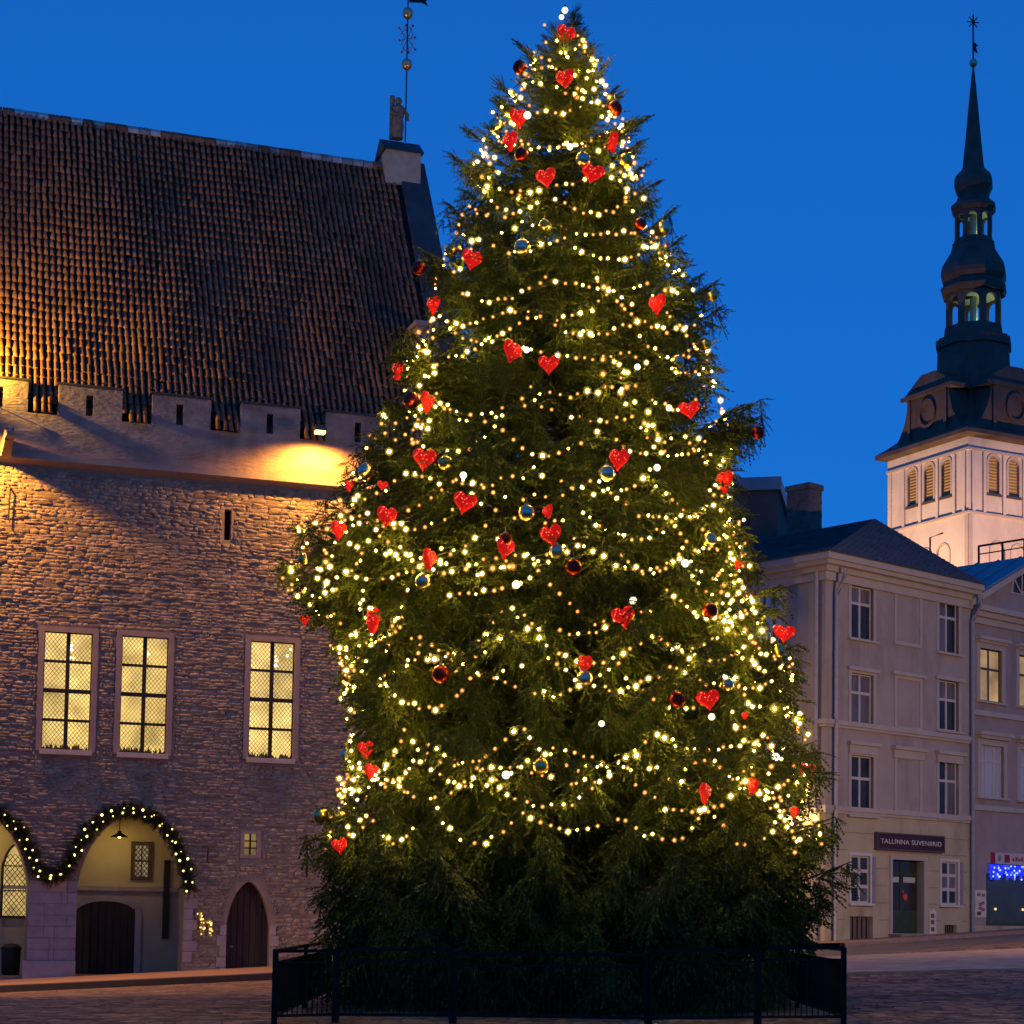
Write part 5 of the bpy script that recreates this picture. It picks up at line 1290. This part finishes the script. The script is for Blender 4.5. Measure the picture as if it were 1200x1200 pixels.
HEARTS = [(663,41,24,25),(662,93,23,25),(608,139,22,25),(598,166,15,25),(717,168,13,26),(640,209,25,26),(694,204,29,26),(553,305,25,27),(508,358,15,23),(770,357,18,26),(600,413,21,29),(643,428,26,25),(808,481,27,23),(466,435,10,24),(501,472,12,26),(497,539,29,29),(725,539,24,28),(544,590,29,29),(453,606,24,27),(642,600,11,18),(646,628,26,28),(592,643,20,28),(503,656,12,27),(397,622,15,24),(849,565,15,28),(731,724,29,29),(437,728,14,32),(357,727,10,14),(685,779,16,24),(830,821,29,26),(919,743,28,22),(946,905,22,22),(826,930,10,26),(882,922,9,22),(429,879,19,22),(435,905,15,21),(398,992,18,20),(865,660,12,18),(409,570,9,14),(448,569,14,12),(931,952,8,14),(873,839,7,10)]
HEARTS.sort(key=lambda h: h[1])
for i, (px, py, w_, h_) in enumerate(HEARTS):
    p = surf(px, py, .22); sc_ = h_ / 2200 * p[1] * 1.03
    yaw = math.acos(min(1, max(.25, w_ / h_))) * (1 if px < 657 else -1) * (1 if i % 3 else -1)
    if w_ > h_: yaw = 0
    e = empty('heart_ornament', tuple(p), 0, f'red glowing heart ornament, {ordn(i)} counted down from the treetop, on the {side_word(px, py)}', 'heart ornament', 'red hearts on the spruce')
    e.rotation_euler = (0, R_(random.uniform(-14, 14)), yaw); s = sc_; e.scale = (s * max(1, w_ / h_), s, s)
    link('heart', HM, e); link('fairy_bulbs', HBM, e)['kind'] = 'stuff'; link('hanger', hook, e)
# ---- baubles
BAL = MB().ball((0, 0, 0), 1, 20, 12).mesh('ball', mat('mirror_silver', (.62, .52, .36), .30, .05, 2, metal=1.0), True)
BALR = MB().ball((0, 0, 0), 1, 20, 12).mesh('red_ball', mat('mirror_red', (.30, .03, .02), .34, .05, 2, metal=1.0), True)
BALG = MB().ball((0, 0, 0), 1, 20, 12).mesh('gold_ball', mat('mirror_gold', (.60, .42, .12), .28, .05, 2, metal=1.0), True)
CAPM = MB().lathe([(.26, .93), (.26, 1.16), (.1, 1.2), (.02, 1.21)], 10).tube([(0, 0, 1.2), (.1, 0, 1.35), (0, 0, 1.5), (0, 0, 1.9)], .03, 5).mesh('cap', mat('gold_cap', (.6, .45, .18), .3, metal=.9))
def baubles(lst, mesh, word, group):
    lst = sorted(lst, key=lambda h: h[1])
    for i, (px, py, d) in enumerate(lst):
        p = surf(px, py, .24); r = d / 2 / 2200 * p[1]
        e = empty('bauble', tuple(p), random.uniform(0, 6), f'{word} bauble, {ordn(i)} of its colour from the treetop, on the {side_word(px, py)}', 'bauble', group); e.scale = (r, r, r)
        link('ball', mesh, e); link('cap', CAPM, e)
baubles([(609,79,17),(720,128,19),(611,181,17),(750,263,15),(491,314,17),(482,469,20),(672,665,20),(832,716,19),(793,820,20),(517,790,22),(888,507,16),(592,632,16)], BALR, 'copper red', 'red baubles on the spruce')
baubles([(581,147,18),(683,187,18),(612,290,20),(777,268,18),(794,424,16),(428,552,18),(617,601,20),(711,555,20),(496,681,20),(831,632,17),(852,802,16),(685,795,19),(407,884,18),(652,646,18)], BAL, 'silver', 'silver baubles on the spruce')
baubles([(733,189,18),(638,263,13),(529,293,14),(835,347,13),(522,543,18),(634,898,19),(376,956,19),(912,763,16),(356,655,14),(826,404,15)], BALG, 'gold', 'gold baubles on the spruce')
# ---- globe lights
GL = [(770,548),(803,660),(605,685),(593,908),(705,848),(543,557),(909,887),(618,135),(742,704),(851,793),(617,410),(834,840),(784,478),(747,430),(662,12),(658,20),(668,172)]
GL.sort(key=lambda h: h[1])
for i, (px, py) in enumerate(GL):
    p = surf(px, py, .26) if py > 30 else at_depth(px, py, TD - .35); r = (.060 if py > 30 else .055) * random.uniform(.8, 1.1)
    e = empty('globe_light', tuple(p), 0, f'large white globe light on the spruce, {ordn(i)} counted down, on the {side_word(px, py)}', 'globe light', 'globe lights on the spruce')
    MB().ball((0, 0, 0), r, 14, 8).build('globe', glow('globe_glass', (1, .90, .60), 1.9), e, True); MB().tube([(0, 0, r * .9), (0, 0, r * 1.6)], .025, 6).build('socket', wire_m, e)

# ================================================================== RAILINGS ROUND THE TREE
nodes = [(321, 27.2), (394, 27.6), (531, 27.4), (760, 26.6), (888, 26.9), (990, 27.0)]
FN = [at_depth(px, 1150, d) for px, d in nodes]
back_l = at_depth(352, 1150, 36.5); back_l[0] = FN[0][0] - .1; back_r = at_depth(960, 1150, 36.5); back_r[0] = FN[-1][0] + .1
midl = (FN[0] + back_l) / 2; midr = (FN[-1] + back_r) / 2; midb = (back_l + back_r) / 2
def panel(A, B, h, label, gate=False):
    A = np.array(A); B = np.array(B); A[2] = ground(A[0], A[1]); B[2] = ground(B[0], B[1]); d = B - A; L = math.hypot(d[0], d[1]); an = math.atan2(d[1], d[0])
    e = empty('fence_panel', tuple(A), an, label, 'railing', 'black railings round the spruce'); dz = (B[2] - A[2]); zz = lambda x: dz * x / L
    for x in (.03, L - .03): MB().box(x - .022, x + .022, -.028, .028, zz(x) - .05, zz(x) + h).build('post', FENCE, e)
    for q, hh_, nm in ((h - .03, .025, 'top_rail'), (h - .20, .018, 'rail'), (.12, .02, 'bottom_rail')):
        MB().add([(0.06, -.02, zz(.06) + q - hh_), (L - .06, -.02, zz(L - .06) + q - hh_), (L - .06, .02, zz(L - .06) + q - hh_), (.06, .02, zz(.06) + q - hh_), (0.06, -.02, zz(.06) + q + hh_), (L - .06, -.02, zz(L - .06) + q + hh_), (L - .06, .02, zz(L - .06) + q + hh_), (.06, .02, zz(.06) + q + hh_)],
                 [(0,3,2,1),(4,5,6,7),(0,1,5,4),(1,2,6,5),(2,3,7,6),(3,0,4,7)]).build(nm, FENCE, e)
    n = int(L / .085); bm_ = bpy.data.meshes.get('railing_bar') or MB().tube([(0, 0, .10), (0, 0, .90)], .010, 6).mesh('railing_bar', FENCE)
    for i in range(1, n): x = .06 + (L - .12) * i / n; link('bar', bm_, e, (x, 0, zz(x)))
labs = ['black railing panel at the left end of the front row', 'black railing panel second from the left in the front row', 'long black railing panel in the middle of the front row', 'black railing panel second from the right in the front row', 'black railing panel at the right end of the front row']
hs_ = [1.08, 1.10, 1.04, 1.10, 1.13]
for k in range(5): panel(FN[k], FN[k + 1], hs_[k], labs[k])
panel(FN[0], midl, 1.08, 'black railing panel running back from the left front corner'); panel(midl, back_l, 1.08, 'rear black railing panel on the left side of the tree')
panel(FN[-1], midr, 1.1, 'black railing panel running back from the right front corner'); panel(midr, back_r, 1.1, 'rear black railing panel on the right side of the tree')
panel(back_l, midb, 1.08, 'black railing panel behind the tree on the left'); panel(midb, back_r, 1.08, 'black railing panel behind the tree on the right')
# tarpaulin-free timber base under the tree
bs = MB().lathe([(.9, 0), (.9, .28), (.55, .34), (.30, .36)], 16).build('tree_base', KERB, loc=tb); tag(bs, 'low concrete ring holding the foot of the spruce', 'tree base')
